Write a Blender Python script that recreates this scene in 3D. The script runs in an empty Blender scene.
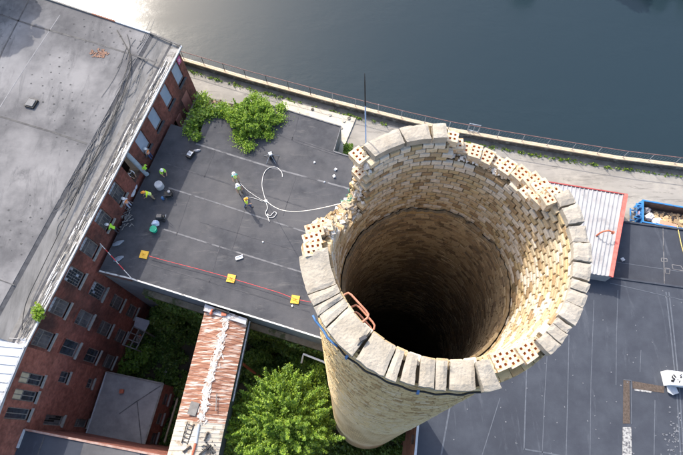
import bpy, bmesh, math, random
import numpy as np
from mathutils import Vector, Matrix, noise
random.seed(7); RNG = np.random.default_rng(7)
sc = bpy.context.scene
COL = sc.collection
PI = math.pi

# ------------------------------------------------------------------ camera, sky, sun, exposure
FPX = 531.0; CXP, CYP = 341.5, 227.5; NAD = (352.0, 445.0); CAMH = 55.0
_n = np.array([NAD[0]-CXP, -(NAD[1]-CYP), -FPX]); _n /= np.linalg.norm(_n)
_up = -_n
_X = np.array([1.0, 0, 0]) - _up[0]*_up; _X /= np.linalg.norm(_X)
_Y = np.cross(_up, _X)
ROT = np.array([_X, _Y, _up])
def P(px, py, z):
    """point of the place at height z that the photograph shows at px, py"""
    r = ROT @ np.array([px-CXP, -(py-CYP), -FPX]); t = (z-CAMH)/r[2]
    return Vector((float(r[0]*t), float(r[1]*t), float(z)))
cam = bpy.data.cameras.new('camera'); camo = bpy.data.objects.new('camera', cam); COL.objects.link(camo)
cam.sensor_width = 36; cam.lens = FPX/683*36; cam.clip_start = .1; cam.clip_end = 3000
M4 = Matrix(ROT.tolist()).to_4x4(); M4.translation = (0, 0, CAMH); camo.matrix_world = M4
sc.camera = camo
SUN_EL, SUN_AZ = math.radians(39), math.radians(122)
world = bpy.data.worlds.new("World"); sc.world = world; world.use_nodes = True
wn = world.node_tree
sky = wn.nodes.new('ShaderNodeTexSky'); sky.sky_type = 'NISHITA'; sky.sun_disc = False
sky.sun_elevation = SUN_EL; sky.sun_rotation = (PI/2 - SUN_AZ) % (2*PI); sky.air_density = 1.0; sky.dust_density = 3.5; sky.ozone_density = 1.0
wn.links.new(sky.outputs[0], wn.nodes['Background'].inputs[0]); wn.nodes['Background'].inputs[1].default_value = .15
sl = bpy.data.lights.new('sun', 'SUN'); sl.energy = 2.05; sl.angle = math.radians(.55); sl.color = (1, .93, .83)
so = bpy.data.objects.new('sun', sl); COL.objects.link(so)
SUNV = Vector((math.cos(SUN_AZ)*math.cos(SUN_EL), math.sin(SUN_AZ)*math.cos(SUN_EL), math.sin(SUN_EL)))
so.rotation_euler = SUNV.to_track_quat('Z', 'Y').to_euler(); so.location = (0, 0, 80)
sc.view_settings.view_transform = 'Standard'; sc.view_settings.look = 'None'; sc.view_settings.gamma = 1
sc.view_settings.exposure = 1.32
sc.cycles.max_bounces = 6; sc.cycles.diffuse_bounces = 4; sc.cycles.glossy_bounces = 3
sc.cycles.use_denoising = True

# ------------------------------------------------------------------ tagging
def tag(o, label=None, cat=None, group=None, kind=None):
    if label: o['label'] = label
    if cat: o['category'] = cat
    if group: o['group'] = group
    if kind: o['kind'] = kind
    return o
def empty(name, loc=(0, 0, 0), label=None, cat=None, group=None, parent=None):
    o = bpy.data.objects.new(name, None); COL.objects.link(o); o.location = loc; o.empty_display_size = .2
    if parent is not None: o.parent = parent
    return tag(o, label, cat, group)

# ------------------------------------------------------------------ materials
MATS = {}
def mat(name, c1, c2=None, scale=1.0, rough=.8, bump=0.0, bscale=None, detail=5, c3=None, s3=.3, spread=.5,
        metal=0.0, streak=None, objrand=0.0, spec=.4, contrast=(.35, .65), coords='Object', thr3=(.55, .62), c4=None, m4=(3, .25, 1), r4=.3, thr4=(.6, .68)):
    """noise-blotched surface: c1..c2 by a noise, patches of c3 by a wider noise, fine bump, per-object value shift"""
    if name in MATS: return MATS[name]
    m = bpy.data.materials.new(name); m.use_nodes = True; nt = m.node_tree; N = nt.nodes; L = nt.links
    b = N['Principled BSDF']; b.inputs['Roughness'].default_value = rough; b.inputs['Metallic'].default_value = metal
    b.inputs['Specular IOR Level'].default_value = spec
    tc = N.new('ShaderNodeTexCoord'); src = tc.outputs[coords]
    if streak:
        mp = N.new('ShaderNodeMapping'); mp.inputs['Scale'].default_value = streak[:3]
        if len(streak) > 3: mp.inputs['Rotation'].default_value = (0, 0, streak[3])
        mp.vector_type = 'TEXTURE' if False else 'POINT'
        L.new(src, mp.inputs[0]); s2 = mp.outputs[0]
    else: s2 = src
    n1 = N.new('ShaderNodeTexNoise'); n1.inputs['Scale'].default_value = scale; n1.inputs['Detail'].default_value = detail
    n1.inputs['Roughness'].default_value = .62
    L.new(s2, n1.inputs['Vector'])
    r = N.new('ShaderNodeValToRGB'); r.color_ramp.elements[0].position = contrast[0]; r.color_ramp.elements[1].position = contrast[1]
    r.color_ramp.elements[0].color = (*c1, 1); r.color_ramp.elements[1].color = (*(c2 or c1), 1)
    L.new(n1.outputs[0], r.inputs[0]); out = r.outputs[0]
    if c3:
        n3 = N.new('ShaderNodeTexNoise'); n3.inputs['Scale'].default_value = s3; n3.inputs['Detail'].default_value = 6; n3.inputs['Roughness'].default_value = .65
        L.new(src, n3.inputs['Vector'])
        r3 = N.new('ShaderNodeValToRGB'); r3.color_ramp.elements[0].position = thr3[0]; r3.color_ramp.elements[1].position = thr3[1]
        L.new(n3.outputs[0], r3.inputs[0])
        mx = N.new('ShaderNodeMixRGB'); L.new(r3.outputs[0], mx.inputs[0]); L.new(out, mx.inputs[1]); mx.inputs[2].default_value = (*c3, 1)
        out = mx.outputs[0]
    if c4:
        mp4 = N.new('ShaderNodeMapping'); mp4.inputs['Scale'].default_value = m4; mp4.inputs['Rotation'].default_value = (0, 0, r4); L.new(src, mp4.inputs[0])
        n4 = N.new('ShaderNodeTexNoise'); n4.inputs['Scale'].default_value = 1; n4.inputs['Detail'].default_value = 9; n4.inputs['Roughness'].default_value = .75; n4.inputs['Distortion'].default_value = .6
        L.new(mp4.outputs[0], n4.inputs['Vector'])
        r4_ = N.new('ShaderNodeValToRGB'); r4_.color_ramp.elements[0].position = thr4[0]; r4_.color_ramp.elements[1].position = thr4[1]; L.new(n4.outputs[0], r4_.inputs[0])
        mx4 = N.new('ShaderNodeMixRGB'); L.new(r4_.outputs[0], mx4.inputs[0]); L.new(out, mx4.inputs[1]); mx4.inputs[2].default_value = (*c4, 1); out = mx4.outputs[0]
    if objrand:
        oi = N.new('ShaderNodeObjectInfo'); mr = N.new('ShaderNodeMapRange')
        mr.inputs[3].default_value = 1-objrand; mr.inputs[4].default_value = 1+objrand
        L.new(oi.outputs['Random'], mr.inputs[0])
        hs = N.new('ShaderNodeHueSaturation'); L.new(mr.outputs[0], hs.inputs['Value']); L.new(out, hs.inputs['Color']); out = hs.outputs[0]
    L.new(out, b.inputs['Base Color'])
    if bump:
        nb = N.new('ShaderNodeTexNoise'); nb.inputs['Scale'].default_value = bscale or scale*4; nb.inputs['Detail'].default_value = 4
        L.new(s2, nb.inputs['Vector'])
        bp = N.new('ShaderNodeBump'); bp.inputs['Strength'].default_value = min(1, bump); bp.inputs['Distance'].default_value = .03
        L.new(nb.outputs[0], bp.inputs['Height']); L.new(bp.outputs[0], b.inputs['Normal'])
    MATS[name] = m; return m

def brickmat(name, c1, c2, mortar, bw, bh, ms=.01, rough=.85, soot=None, sscale=.35, bump=.6, off=.5, thr=(.4, .7), big=None):
    """coursed masonry on UV in metres"""
    m = bpy.data.materials.new(name); m.use_nodes = True; nt = m.node_tree; N = nt.nodes; L = nt.links
    b = N['Principled BSDF']; b.inputs['Roughness'].default_value = rough; b.inputs['Specular IOR Level'].default_value = .2
    tc = N.new('ShaderNodeTexCoord'); bt = N.new('ShaderNodeTexBrick'); bt.offset = off
    bt.inputs['Scale'].default_value = 1; bt.inputs['Brick Width'].default_value = bw; bt.inputs['Row Height'].default_value = bh
    bt.inputs['Mortar Size'].default_value = ms; bt.inputs['Color1'].default_value = (*c1, 1); bt.inputs['Color2'].default_value = (*c2, 1)
    bt.inputs['Mortar'].default_value = (*mortar, 1); bt.inputs['Mortar Smooth'].default_value = .3
    L.new(tc.outputs['UV'], bt.inputs['Vector']); out = bt.outputs['Color']
    n1 = N.new('ShaderNodeTexNoise'); n1.inputs['Scale'].default_value = sscale; n1.inputs['Detail'].default_value = 8; n1.inputs['Roughness'].default_value = .7
    L.new(tc.outputs['Object'], n1.inputs['Vector'])
    if soot:
        r = N.new('ShaderNodeValToRGB'); r.color_ramp.elements[0].position = thr[0]; r.color_ramp.elements[1].position = thr[1]
        L.new(n1.outputs[0], r.inputs[0])
        mx = N.new('ShaderNodeMixRGB'); L.new(r.outputs[0], mx.inputs[0]); L.new(out, mx.inputs[1]); mx.inputs[2].default_value = (*soot, 1); out = mx.outputs[0]
    n2 = N.new('ShaderNodeTexNoise'); n2.inputs['Scale'].default_value = 3.5; n2.inputs['Detail'].default_value = 6
    L.new(tc.outputs['Object'], n2.inputs['Vector'])
    mr = N.new('ShaderNodeMapRange'); mr.inputs[1].default_value = .25; mr.inputs[2].default_value = .75; mr.inputs[3].default_value = .68; mr.inputs[4].default_value = 1.35
    L.new(n2.outputs[0], mr.inputs[0]); hs = N.new('ShaderNodeHueSaturation'); L.new(mr.outputs[0], hs.inputs['Value']); L.new(out, hs.inputs['Color']); out = hs.outputs[0]
    if big:
        mp = N.new('ShaderNodeMapping'); mp.inputs['Scale'].default_value = big[0]; L.new(tc.outputs['UV'], mp.inputs[0])
        nb = N.new('ShaderNodeTexNoise'); nb.inputs['Scale'].default_value = 1; nb.inputs['Detail'].default_value = 5; L.new(mp.outputs[0], nb.inputs['Vector'])
        rb = N.new('ShaderNodeValToRGB'); rb.color_ramp.elements[0].position = .48; rb.color_ramp.elements[1].position = .66; L.new(nb.outputs[0], rb.inputs[0])
        mb = N.new('ShaderNodeMixRGB'); L.new(rb.outputs[0], mb.inputs[0]); L.new(out, mb.inputs[1]); mb.inputs[2].default_value = (*big[1], 1); out = mb.outputs[0]
    L.new(out, b.inputs['Base Color'])
    bp = N.new('ShaderNodeBump'); bp.inputs['Strength'].default_value = bump; bp.inputs['Distance'].default_value = .02; bp.invert = True
    ad = N.new('ShaderNodeMath'); ad.operation = 'MULTIPLY_ADD'; L.new(n2.outputs[0], ad.inputs[0]); ad.inputs[1].default_value = -.6; L.new(bt.outputs['Fac'], ad.inputs[2])
    L.new(ad.outputs[0], bp.inputs['Height']); L.new(bp.outputs[0], b.inputs['Normal'])
    MATS[name] = m; return m

# ------------------------------------------------------------------ mesh builder
class MB:
    def __init__(s): s.v = []; s.f = []; s.mi = []; s.uv = []
    def add(s, vs, fs, mi=0, uvs=None):
        k = len(s.v); s.v += [tuple(v) for v in vs]; s.f += [tuple(i+k for i in f) for f in fs]
        s.mi += [mi]*len(fs)
        for n, f in enumerate(fs):
            s.uv.append(uvs[n] if uvs else [(0, 0)]*len(f))
        return s
    def box(s, c, size, rz=0, M=None, mi=0, rx=0, ry=0):
        if M is None: M = Matrix.Translation(c) @ Matrix.Rotation(rz, 4, 'Z') @ Matrix.Rotation(ry, 4, 'Y') @ Matrix.Rotation(rx, 4, 'X')
        hx, hy, hz = [d/2 for d in size]
        vs = [M @ Vector((x*hx, y*hy, z*hz)) for x in (-1, 1) for y in (-1, 1) for z in (-1, 1)]
        return s.add(vs, [(0, 1, 3, 2), (4, 6, 7, 5), (0, 4, 5, 1), (2, 3, 7, 6), (0, 2, 6, 4), (1, 5, 7, 3)], mi)
    def bar(s, a, b, w, h=None, mi=0, up=Vector((0, 0, 1))):
        a = Vector(a); b = Vector(b); d = b-a; L = d.length; h = h or w
        z = d.normalized(); x = z.cross(up)
        if x.length < 1e-4: x = Vector((1, 0, 0))
        x.normalize(); y = z.cross(x)
        M = Matrix((x, y, z)).transposed().to_4x4(); M.translation = (a+b)/2
        return s.box(None, (w, h, L), M=M, mi=mi)
    def tube(s, pts, r, n=8, mi=0, cap=True):
        pts = [Vector(p) for p in pts]; rs = r if isinstance(r, (list, tuple)) else [r]*len(pts)
        rings = []; x = None
        for i, p in enumerate(pts):
            d = (pts[min(i+1, len(pts)-1)] - pts[max(i-1, 0)]).normalized()
            if x is None: x = d.orthogonal().normalized()
            else:
                x = (x - d*x.dot(d)); x = x.normalized() if x.length > 1e-6 else d.orthogonal().normalized()
            y = d.cross(x)
            rings.append([p + (x*math.cos(2*PI*k/n) + y*math.sin(2*PI*k/n))*rs[i] for k in range(n)])
        vs = [v for g in rings for v in g]; fs = []
        for i in range(len(pts)-1):
            for k in range(n):
                fs.append((i*n+k, i*n+(k+1) % n, (i+1)*n+(k+1) % n, (i+1)*n+k))
        if cap: fs.append(tuple(range(n))[::-1]); fs.append(tuple((len(pts)-1)*n+k for k in range(n)))
        return s.add(vs, fs, mi)
    def prism(s, poly, zb, mi=0, mis=None):
        """poly: top points (own z), down to zb (number or list)"""
        n = len(poly); top = [Vector(p) for p in poly]
        zbs = zb if isinstance(zb, (list, tuple)) else [zb]*n
        bot = [Vector((p.x, p.y, z)) for p, z in zip(top, zbs)]
        area = sum(top[i].x*top[(i+1) % n].y - top[(i+1) % n].x*top[i].y for i in range(n))
        if area < 0: top.reverse(); bot.reverse()
        s.add(top+bot, [tuple(range(n))] , mi)
        k = len(s.v)-2*n
        side = mis if mis is not None else mi
        for i in range(n):
            j = (i+1) % n; L = (top[i]-top[j]).length
            s.f.append((k+n+i, k+n+j, k+j, k+i)); s.mi.append(side)
            s.uv.append([(0, bot[i].z), (L, bot[j].z), (L, top[j].z), (0, top[i].z)])
        s.f.append(tuple(k+n+i for i in range(n))[::-1]); s.mi.append(side); s.uv.append([(0, 0)]*n)
        return s
    def mesh(s, name, mats, smooth=False):
        me = bpy.data.meshes.new(name); me.from_pydata(s.v, [], s.f)
        for m in (mats if isinstance(mats, (list, tuple)) else [mats]): me.materials.append(m)
        me.polygons.foreach_set('material_index', s.mi)
        uvl = me.uv_layers.new(name='UVMap'); flat = [c for f in s.uv for t in f for c in t]
        uvl.data.foreach_set('uv', flat)
        if smooth: me.polygons.foreach_set('use_smooth', [True]*len(me.polygons))
        me.validate(); me.update(); return me
    def build(s, name, mats, parent=None, smooth=False, loc=None):
        o = bpy.data.objects.new(name, s.mesh(name, mats, smooth)); COL.objects.link(o)
        if parent is not None: o.parent = parent
        if loc is not None: o.location = loc
        return o
def link(me, name, parent=None, M=None):
    o = bpy.data.objects.new(name, me); COL.objects.link(o)
    if parent is not None: o.parent = parent
    if M is not None: o.matrix_local = M
    return o
def struct(o): o['kind'] = 'structure'; return o
def stuff(o): o['kind'] = 'stuff'; return o
def lerp(a, b, t): return a+(b-a)*t
def path_strip(pts, w, t=.004):
    """flat ribbon along pts with thickness t"""
    m = MB()
    for a, b in zip(pts, pts[1:]):
        a = Vector(a); b = Vector(b); m.bar(a, b, w, t)
    return m

# leaves ----------------------------------------------------------------------
def leaf_object(name, centres, size, mats, parent=None, per=1, spread=0.0, tilt=.6, aspect=1.5):
    """many small pointed leaves (two triangles each), centres: (n,3)"""
    c = np.repeat(np.asarray(centres, float), per, axis=0); n = len(c)
    c = c + RNG.normal(0, spread, c.shape) if spread else c
    s = size*RNG.uniform(.6, 1.3, n)
    nz = RNG.normal(0, 1, (n, 3)); nz[:, 2] = np.abs(nz[:, 2]) + tilt; nz /= np.linalg.norm(nz, axis=1)[:, None]
    a = RNG.normal(0, 1, (n, 3)); a -= nz*(a*nz).sum(1)[:, None]; a /= np.linalg.norm(a, axis=1)[:, None]
    b = np.cross(nz, a)
    fold = nz*(s*.15)[:, None]
    v = np.stack([c-a*(s*aspect/2)[:, None], c+b*(s/2)[:, None]+fold, c+a*(s*aspect/2)[:, None], c-b*(s/2)[:, None]+fold], 1).reshape(-1, 3)
    me = bpy.data.meshes.new(name); me.vertices.add(4*n); me.vertices.foreach_set('co', v.ravel())
    idx = np.arange(n)*4
    tri = np.stack([idx, idx+1, idx+2, idx, idx+2, idx+3], 1).ravel()
    me.loops.add(6*n); me.loops.foreach_set('vertex_index', tri)
    me.polygons.add(2*n); me.polygons.foreach_set('loop_start', np.arange(2*n)*3)
    try: me.polygons.foreach_set('loop_total', np.full(2*n, 3))
    except Exception: pass
    for m in mats: me.materials.append(m)
    me.polygons.foreach_set('material_index', np.repeat(RNG.integers(0, len(mats), n), 2).astype(np.int32))
    me.update(calc_edges=True); me.validate()
    o = bpy.data.objects.new(name, me); COL.objects.link(o)
    if parent is not None: o.parent = parent
    return o
def leafmat(name, c, tr=.35):
    m = bpy.data.materials.new(name); m.use_nodes = True; nt = m.node_tree; N = nt.nodes; L = nt.links
    b = N['Principled BSDF']; b.inputs['Base Color'].default_value = (*c, 1); b.inputs['Roughness'].default_value = .5; b.inputs['Specular IOR Level'].default_value = .35
    t = N.new('ShaderNodeBsdfTranslucent'); t.inputs[0].default_value = (c[0]*1.5, c[1]*1.4, c[2]*.7, 1)
    mx = N.new('ShaderNodeMixShader'); mx.inputs[0].default_value = tr
    L.new(b.outputs[0], mx.inputs[1]); L.new(t.outputs[0], mx.inputs[2]); L.new(mx.outputs[0], N['Material Output'].inputs[0])
    MATS[name] = m; return m

# ------------------------------------------------------------------ material library
membrane = mat('grey_roof_membrane', (.044, .046, .053), (.066, .068, .076), .9, .85, .25, 12, c3=(.095, .094, .098), s3=.2, thr3=(.42, .66), spec=.25, c4=(.125, .122, .12), m4=(.35, 1.6, 1), r4=.3, thr4=(.56, .74))
membrane_r = mat('blue_grey_membrane', (.043, .049, .064), (.058, .066, .083), .7, .85, .2, 10, c3=(.038, .043, .056), s3=.14, thr3=(.48, .7), spec=.25, c4=(.095, .105, .125), m4=(1.3, .2, 1), r4=.12, thr4=(.57, .75))
seam_m = mat('seam_dust', (.12, .12, .127), (.2, .2, .205), 2, .9, spec=.2, c3=(.075, .076, .082), s3=.8, thr3=(.5, .62))
seam_faint = mat('seam_faint', (.07, .071, .077), (.1, .1, .106), 2, .9, spec=.2, c3=(.062, .063, .07), s3=.6, thr3=(.45, .55))
oldroof = mat('weathered_light_membrane', (.088, .088, .093), (.16, .158, .162), .35, .95, .35, 6, spec=.08, c4=(.09, .09, .095), m4=(.9, .25, 1), r4=-.3, thr4=(.52, .72), c3=(.235, .232, .235), s3=.12, thr3=(.45, .65), contrast=(.3, .7))
oldroof2 = mat('wrinkled_light_membrane', (.11, .108, .105), (.24, .235, .23), 1.2, .95, .5, 9, streak=(1, .25, 1, math.radians(-17)), contrast=(.3, .7))
flash = mat('flaking_white_coping', (.36, .345, .32), (.14, .13, .115), 1.6, .95, .5, 8, detail=8, contrast=(.42, .6))
tanboard = mat('tan_board', (.16, .152, .142), (.23, .222, .21), 2, .95, spec=.1)
darktar = mat('dark_tar', (.05, .05, .055), (.09, .09, .095), 3, .8)
lightmetal = mat('pale_metal_sheet', (.4, .43, .47), (.5, .52, .55), 1, .7, c3=(.3, .29, .28), s3=.5, metal=0)
BR1 = brickmat('red_brick_wall', (.26, .078, .056), (.33, .105, .078), (.16, .1, .085), .22, .075, .012, soot=(.07, .038, .034), sscale=.22, thr=(.4, .62))
BR2 = brickmat('red_brick_clean', (.33, .105, .076), (.4, .14, .1), (.2, .13, .11), .22, .075, .012, soot=(.11, .045, .035), sscale=.5, thr=(.42, .75))
boardblue = mat('pale_blue_board', (.3, .37, .48), (.36, .42, .52), 1.5, .6)
glass_dark = mat('window_glass', (.02, .025, .035), (.05, .06, .08), 2, .12, spec=.8)
glass_grey = mat('dusty_glass', (.05, .05, .06), (.15, .15, .16), 1.5, .35, spec=.5)
glass_sky = mat('sky_reflection_glass', (.3, .36, .45), (.45, .5, .56), 3, .3, spec=.5)  # pale blue sky reflection is put into the pane colour
glass_cream = mat('cream_blind', (.5, .46, .33), (.6, .56, .42), 3, .6)
woodgrey = mat('weathered_wood', (.15, .145, .14), (.26, .25, .235), 4, .8, .3, 20)
stone = mat('stone_sill', (.26, .25, .23), (.36, .35, .32), 4, .85, .3)
pinkboard = mat('pink_board', (.33, .13, .1), (.38, .17, .14), 2, .7)
black = mat('black_rubber', (.015, .015, .017), (.03, .03, .03), 4, .6)
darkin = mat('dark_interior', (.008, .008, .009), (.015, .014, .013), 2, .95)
concrete = mat('pale_concrete', (.36, .34, .3), (.5, .47, .42), 1.6, .85, .4, 20, c3=(.27, .25, .22), s3=.6)
asph = mat('worn_asphalt', (.24, .225, .2), (.31, .29, .26), .7, .9, .4, 25, c3=(.4, .37, .32), s3=.3, streak=(.35, 1.2, 1, math.radians(15)), thr3=(.48, .66), c4=(.15, .14, .125), m4=(.35, 2.2, 1), r4=.26, thr4=(.54, .64))
curbtop = mat('tan_curb_cap', (.55, .42, .28), (.62, .5, .36), 2.5, .85, .3)
curbside = mat('dark_stained_curb', (.07, .06, .05), (.16, .14, .12), 3, .9, .5, c3=(.25, .23, .2), s3=1.4)
soil = mat('dark_soil', (.025, .022, .015), (.06, .05, .03), 1.2, .95, .6, 8)
railmat = mat('rusty_red_rail', (.17, .085, .075), (.24, .14, .125), 6, .6)
galv = mat('galvanised_post', (.2, .22, .25), (.4, .43, .47), 5, .5, metal=.3)
rustred = mat('rust_red_pipe', (.42, .1, .05), (.5, .16, .09), 9, .6)
yellow = mat('yellow_plate', (.75, .42, .03), (.8, .5, .07), 6, .6)
ropered = mat('red_rope', (.6, .04, .05), (.7, .08, .08), 6, .7)
ropewhite = mat('white_rope', (.62, .6, .57), (.7, .69, .66), 6, .8)
white = mat('white_paint', (.72, .72, .72), (.8, .8, .8), 4, .6)
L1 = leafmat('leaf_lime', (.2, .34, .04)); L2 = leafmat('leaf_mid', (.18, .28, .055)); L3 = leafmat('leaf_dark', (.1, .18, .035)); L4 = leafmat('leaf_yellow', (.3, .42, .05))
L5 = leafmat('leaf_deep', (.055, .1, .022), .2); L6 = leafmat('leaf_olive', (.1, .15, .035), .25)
bark = mat('bark', (.09, .07, .05), (.15, .12, .09), 6, .9, .6)
# ------------------------------------------------------------------ ground, path, canal
Z_PATH, Z_WATER, Z_MID, Z_EAVE = 11.0, 9.9, 13.5, 17.3
def slab(name, pxs, z, zb, m, parent=None, mside=None):
    mb = MB().prism([P(x, y, z) for x, y in pxs], zb, 0, 1 if mside else None)
    return mb.build(name, [m, mside] if mside else m, parent)
o = MB().prism([Vector(p) for p in ((-400, -300, 0), (400, -300, 0), (400, 30, 0), (-400, 60, 0))], -3).build('courtyard_ground', soil); struct(o)
# canal wall line (px of the tan cap) at z 11.8
curb_px = [(-60, -40), (60, 15), (125, 40), (165, 53.5), (185, 59.5), (250, 78.6), (330, 100), (408, 119.5), (450, 129), (503, 138.5), (560, 148), (620, 157.6), (683, 165.2), (760, 173), (1000, 190)]
Z_CURB = 11.75
curb = [P(x, y, Z_CURB) for x, y in curb_px]
# the path terrace: everything between curb and buildings
poly = [Vector((p.x, p.y, Z_PATH)) for p in curb] + [Vector((120, -60, Z_PATH)), Vector((30, -60, Z_PATH)), Vector((18, 10, Z_PATH)), Vector((2, 20, Z_PATH)), Vector((-12, 24, Z_PATH)), Vector((-60, 24, Z_PATH))]
o = MB().prism(poly, -2).build('canal_path', asph); struct(o)
# water with long soft ripples
m = bpy.data.materials.new('canal_water'); m.use_nodes = True; N = m.node_tree.nodes; L = m.node_tree.links
b = N['Principled BSDF']; b.inputs['Base Color'].default_value = (.016, .03, .039, 1); b.inputs['Roughness'].default_value = .15; b.inputs['Specular IOR Level'].default_value = .5
b.inputs['IOR'].default_value = 1.33
tc = N.new('ShaderNodeTexCoord'); n1 = N.new('ShaderNodeTexNoise'); n1.inputs['Scale'].default_value = .33; n1.inputs['Detail'].default_value = 8; n1.inputs['Roughness'].default_value = .6
mp = N.new('ShaderNodeMapping'); mp.inputs['Scale'].default_value = (1, 1.8, 1); mp.inputs['Rotation'].default_value = (0, 0, .35); L.new(tc.outputs['Object'], mp.inputs[0]); L.new(mp.outputs[0], n1.inputs[0])
n2 = N.new('ShaderNodeTexNoise'); n2.inputs['Scale'].default_value = .05; n2.inputs['Detail'].default_value = 3; L.new(tc.outputs['Object'], n2.inputs[0])
mr = N.new('ShaderNodeMapRange'); mr.inputs[1].default_value = .35; mr.inputs[2].default_value = .65; mr.inputs[3].default_value = .04; mr.inputs[4].default_value = .3; L.new(n2.outputs[0], mr.inputs[0])
bp = N.new('ShaderNodeBump'); bp.inputs['Distance'].default_value = .12; L.new(mr.outputs[0], bp.inputs['Strength']); L.new(n1.outputs[0], bp.inputs['Height']); L.new(bp.outputs[0], b.inputs['Normal'])
n5 = N.new('ShaderNodeTexNoise'); n5.inputs['Scale'].default_value = 1; n5.inputs['Detail'].default_value = 5; n5.inputs['Distortion'].default_value = .8
mp5 = N.new('ShaderNodeMapping'); mp5.inputs['Scale'].default_value = (.05, .16, 1); mp5.inputs['Rotation'].default_value = (0, 0, .5); L.new(tc.outputs['Object'], mp5.inputs[0]); L.new(mp5.outputs[0], n5.inputs['Vector'])
mr5 = N.new('ShaderNodeMapRange'); mr5.inputs[1].default_value = .35; mr5.inputs[2].default_value = .68; mr5.inputs[3].default_value = .1; mr5.inputs[4].default_value = .17; L.new(n5.outputs[0], mr5.inputs[0]); L.new(mr5.outputs[0], b.inputs['Roughness'])
mr6 = N.new('ShaderNodeMapRange'); mr6.inputs[1].default_value = .35; mr6.inputs[2].default_value = .68; mr6.inputs[3].default_value = .02; mr6.inputs[4].default_value = .42; L.new(n5.outputs[0], mr6.inputs[0]); L.new(mr6.outputs[0], bp.inputs['Strength'])
MATS['water'] = m
me = bpy.data.meshes.new('canal_water'); me.from_pydata([(-900, -200, Z_WATER), (1200, -200, Z_WATER), (1200, 1500, Z_WATER), (-900, 1500, Z_WATER)], [], [(0, 1, 2, 3)]); me.materials.append(m)
# only the part beyond the curb: clip polygon
wp = [Vector((p.x, p.y, Z_WATER)) for p in curb]
wp = [Vector((-900, 300, Z_WATER))] + wp + [Vector((1200, 0, Z_WATER)), Vector((1200, 1500, Z_WATER)), Vector((-900, 1500, Z_WATER))]
me.clear_geometry(); me.from_pydata(wp, [], [tuple(range(len(wp)))[::-1]]);
struct(link(me, 'canal_water'))
me.update()
# curb wall
CW = empty('canal_wall', curb[4], 'low concrete canal wall with tan cap running beside the water', 'wall')
def offset_line(pts, w):
    out = []
    for i, p in enumerate(pts):
        d = (pts[min(i+1, len(pts)-1)] - pts[max(i-1, 0)]); d.z = 0; d.normalize(); n = Vector((-d.y, d.x, 0)); out.append(p+n*w)
    return out
def ribbon(ptsa, ptsb, zb, mi=0):
    mb = MB()
    n = len(ptsa)
    for i in range(n-1):
        q = [ptsa[i], ptsa[i+1], ptsb[i+1], ptsb[i]]
        mb.prism(q, zb, mi)
    return mb
loc = -curb[4]
def rel(pts, o): return [p-o for p in pts]
ribbon(rel(offset_line(curb, .17), curb[4]), rel(offset_line(curb, -.17), curb[4]), -.14).build('wall_cap', curbtop, CW)
dn = lambda pts, z: [Vector((p.x, p.y, p.z-z)) for p in pts]
ribbon(rel(dn(offset_line(curb, .13), .14), curb[4]), rel(dn(offset_line(curb, -.13), .14), curb[4]), -3.5).build('wall_face', curbside, CW)
# stained strip and weeds at foot of the wall
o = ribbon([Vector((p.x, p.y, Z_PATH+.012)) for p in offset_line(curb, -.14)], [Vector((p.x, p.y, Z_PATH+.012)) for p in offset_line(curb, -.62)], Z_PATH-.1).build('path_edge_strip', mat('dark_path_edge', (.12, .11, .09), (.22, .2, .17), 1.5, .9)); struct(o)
cs = []
wl = offset_line(curb, -.75)
for i in range(3, len(wl)-2):
    a, b2 = wl[i], wl[i+1]; Ls = (b2-a).length
    k = int(Ls*9)
    for _ in range(k):
        t = random.random(); p = a.lerp(b2, t)
        if noise.noise(Vector((p.x*.35, p.y*.35, 3))) > -.05-.25*random.random():
            cs.append((p.x+random.gauss(0, .09), p.y+random.gauss(0, .07), Z_PATH+.03+random.random()*.1))
stuff(tag(leaf_object('weeds', cs, .13, [L2, L3, L4], per=4, spread=.06), 'thin line of green weeds growing along foot of the canal wall', 'weeds'))
# concrete apron by the roof corner
slab('concrete_apron', [(283, 100), (356, 118), (346, 142), (351, 160), (330, 160), (335, 130), (279, 113)], Z_PATH+.12, Z_PATH-.2, mat('cream_concrete', (.5, .45, .36), (.58, .53, .44), 1.2, .85, .3, c3=(.4, .36, .3), s3=.8)); bpy.data.objects['concrete_apron']['kind'] = 'structure'
cs = [(312.5, 109.5), (330, 115), (335.5, 108), (344, 121), (349, 118.5), (341, 128)]
for i, (x, y) in enumerate(cs):
    mb = MB(); p = P(x, y, Z_PATH+.14)
    mb.tube([p, p+Vector((0, 0, .05))], .16, 10)
    tag(mb.build('manhole_plug', concrete if i % 2 else curbside), 'small round plug in the cream concrete apron, ' + ('leftmost of six', 'in the middle near roof edge', 'dark one close to the path', 'upper one beside the path', 'rightmost of six', 'dark one nearest the roof corner')[i], 'plug', 'round plugs in the concrete apron')
# fence on the wall ------------------------------------------------------------
FN = empty('canal_fence', (0, 0, 0), 'rusty top rail and posts of thin wire fence on canal wall', 'fence')
fl = offset_line(curb, .05); FH = 1.1
postm = MB().tube([(0, 0, 0), (0, 0, FH)], .032, 6).mesh('post', galv)
darkpost = MB().tube([(0, 0, 0), (0, 0, FH)], .032, 6).mesh('post', black)
acc = 0; lean = Vector((0, .0, 0)); tops = []
nextd = 0; dist = 0; cnt = 0
for i in range(2, len(fl)-1):
    a, b2 = fl[i], fl[i+1]; Ls = (b2-a).length
    while nextd <= dist+Ls:
        p = a.lerp(b2, (nextd-dist)/Ls)
        pm = darkpost if p.x < -3 else postm
        link(pm, 'post', FN, Matrix.Translation(p) @ Matrix.Rotation(random.gauss(0, .03), 4, 'X'))
        nextd += 2.3; cnt += 1
    dist += Ls
MB().tube([p+Vector((0, 0, FH)) for p in fl[2:]], .035, 6).build('top_rail', railmat, FN)
MB().tube([p+Vector((0, 0, .08)) for p in fl[2:]], .012, 4).build('bottom_wire', galv, FN)
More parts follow.
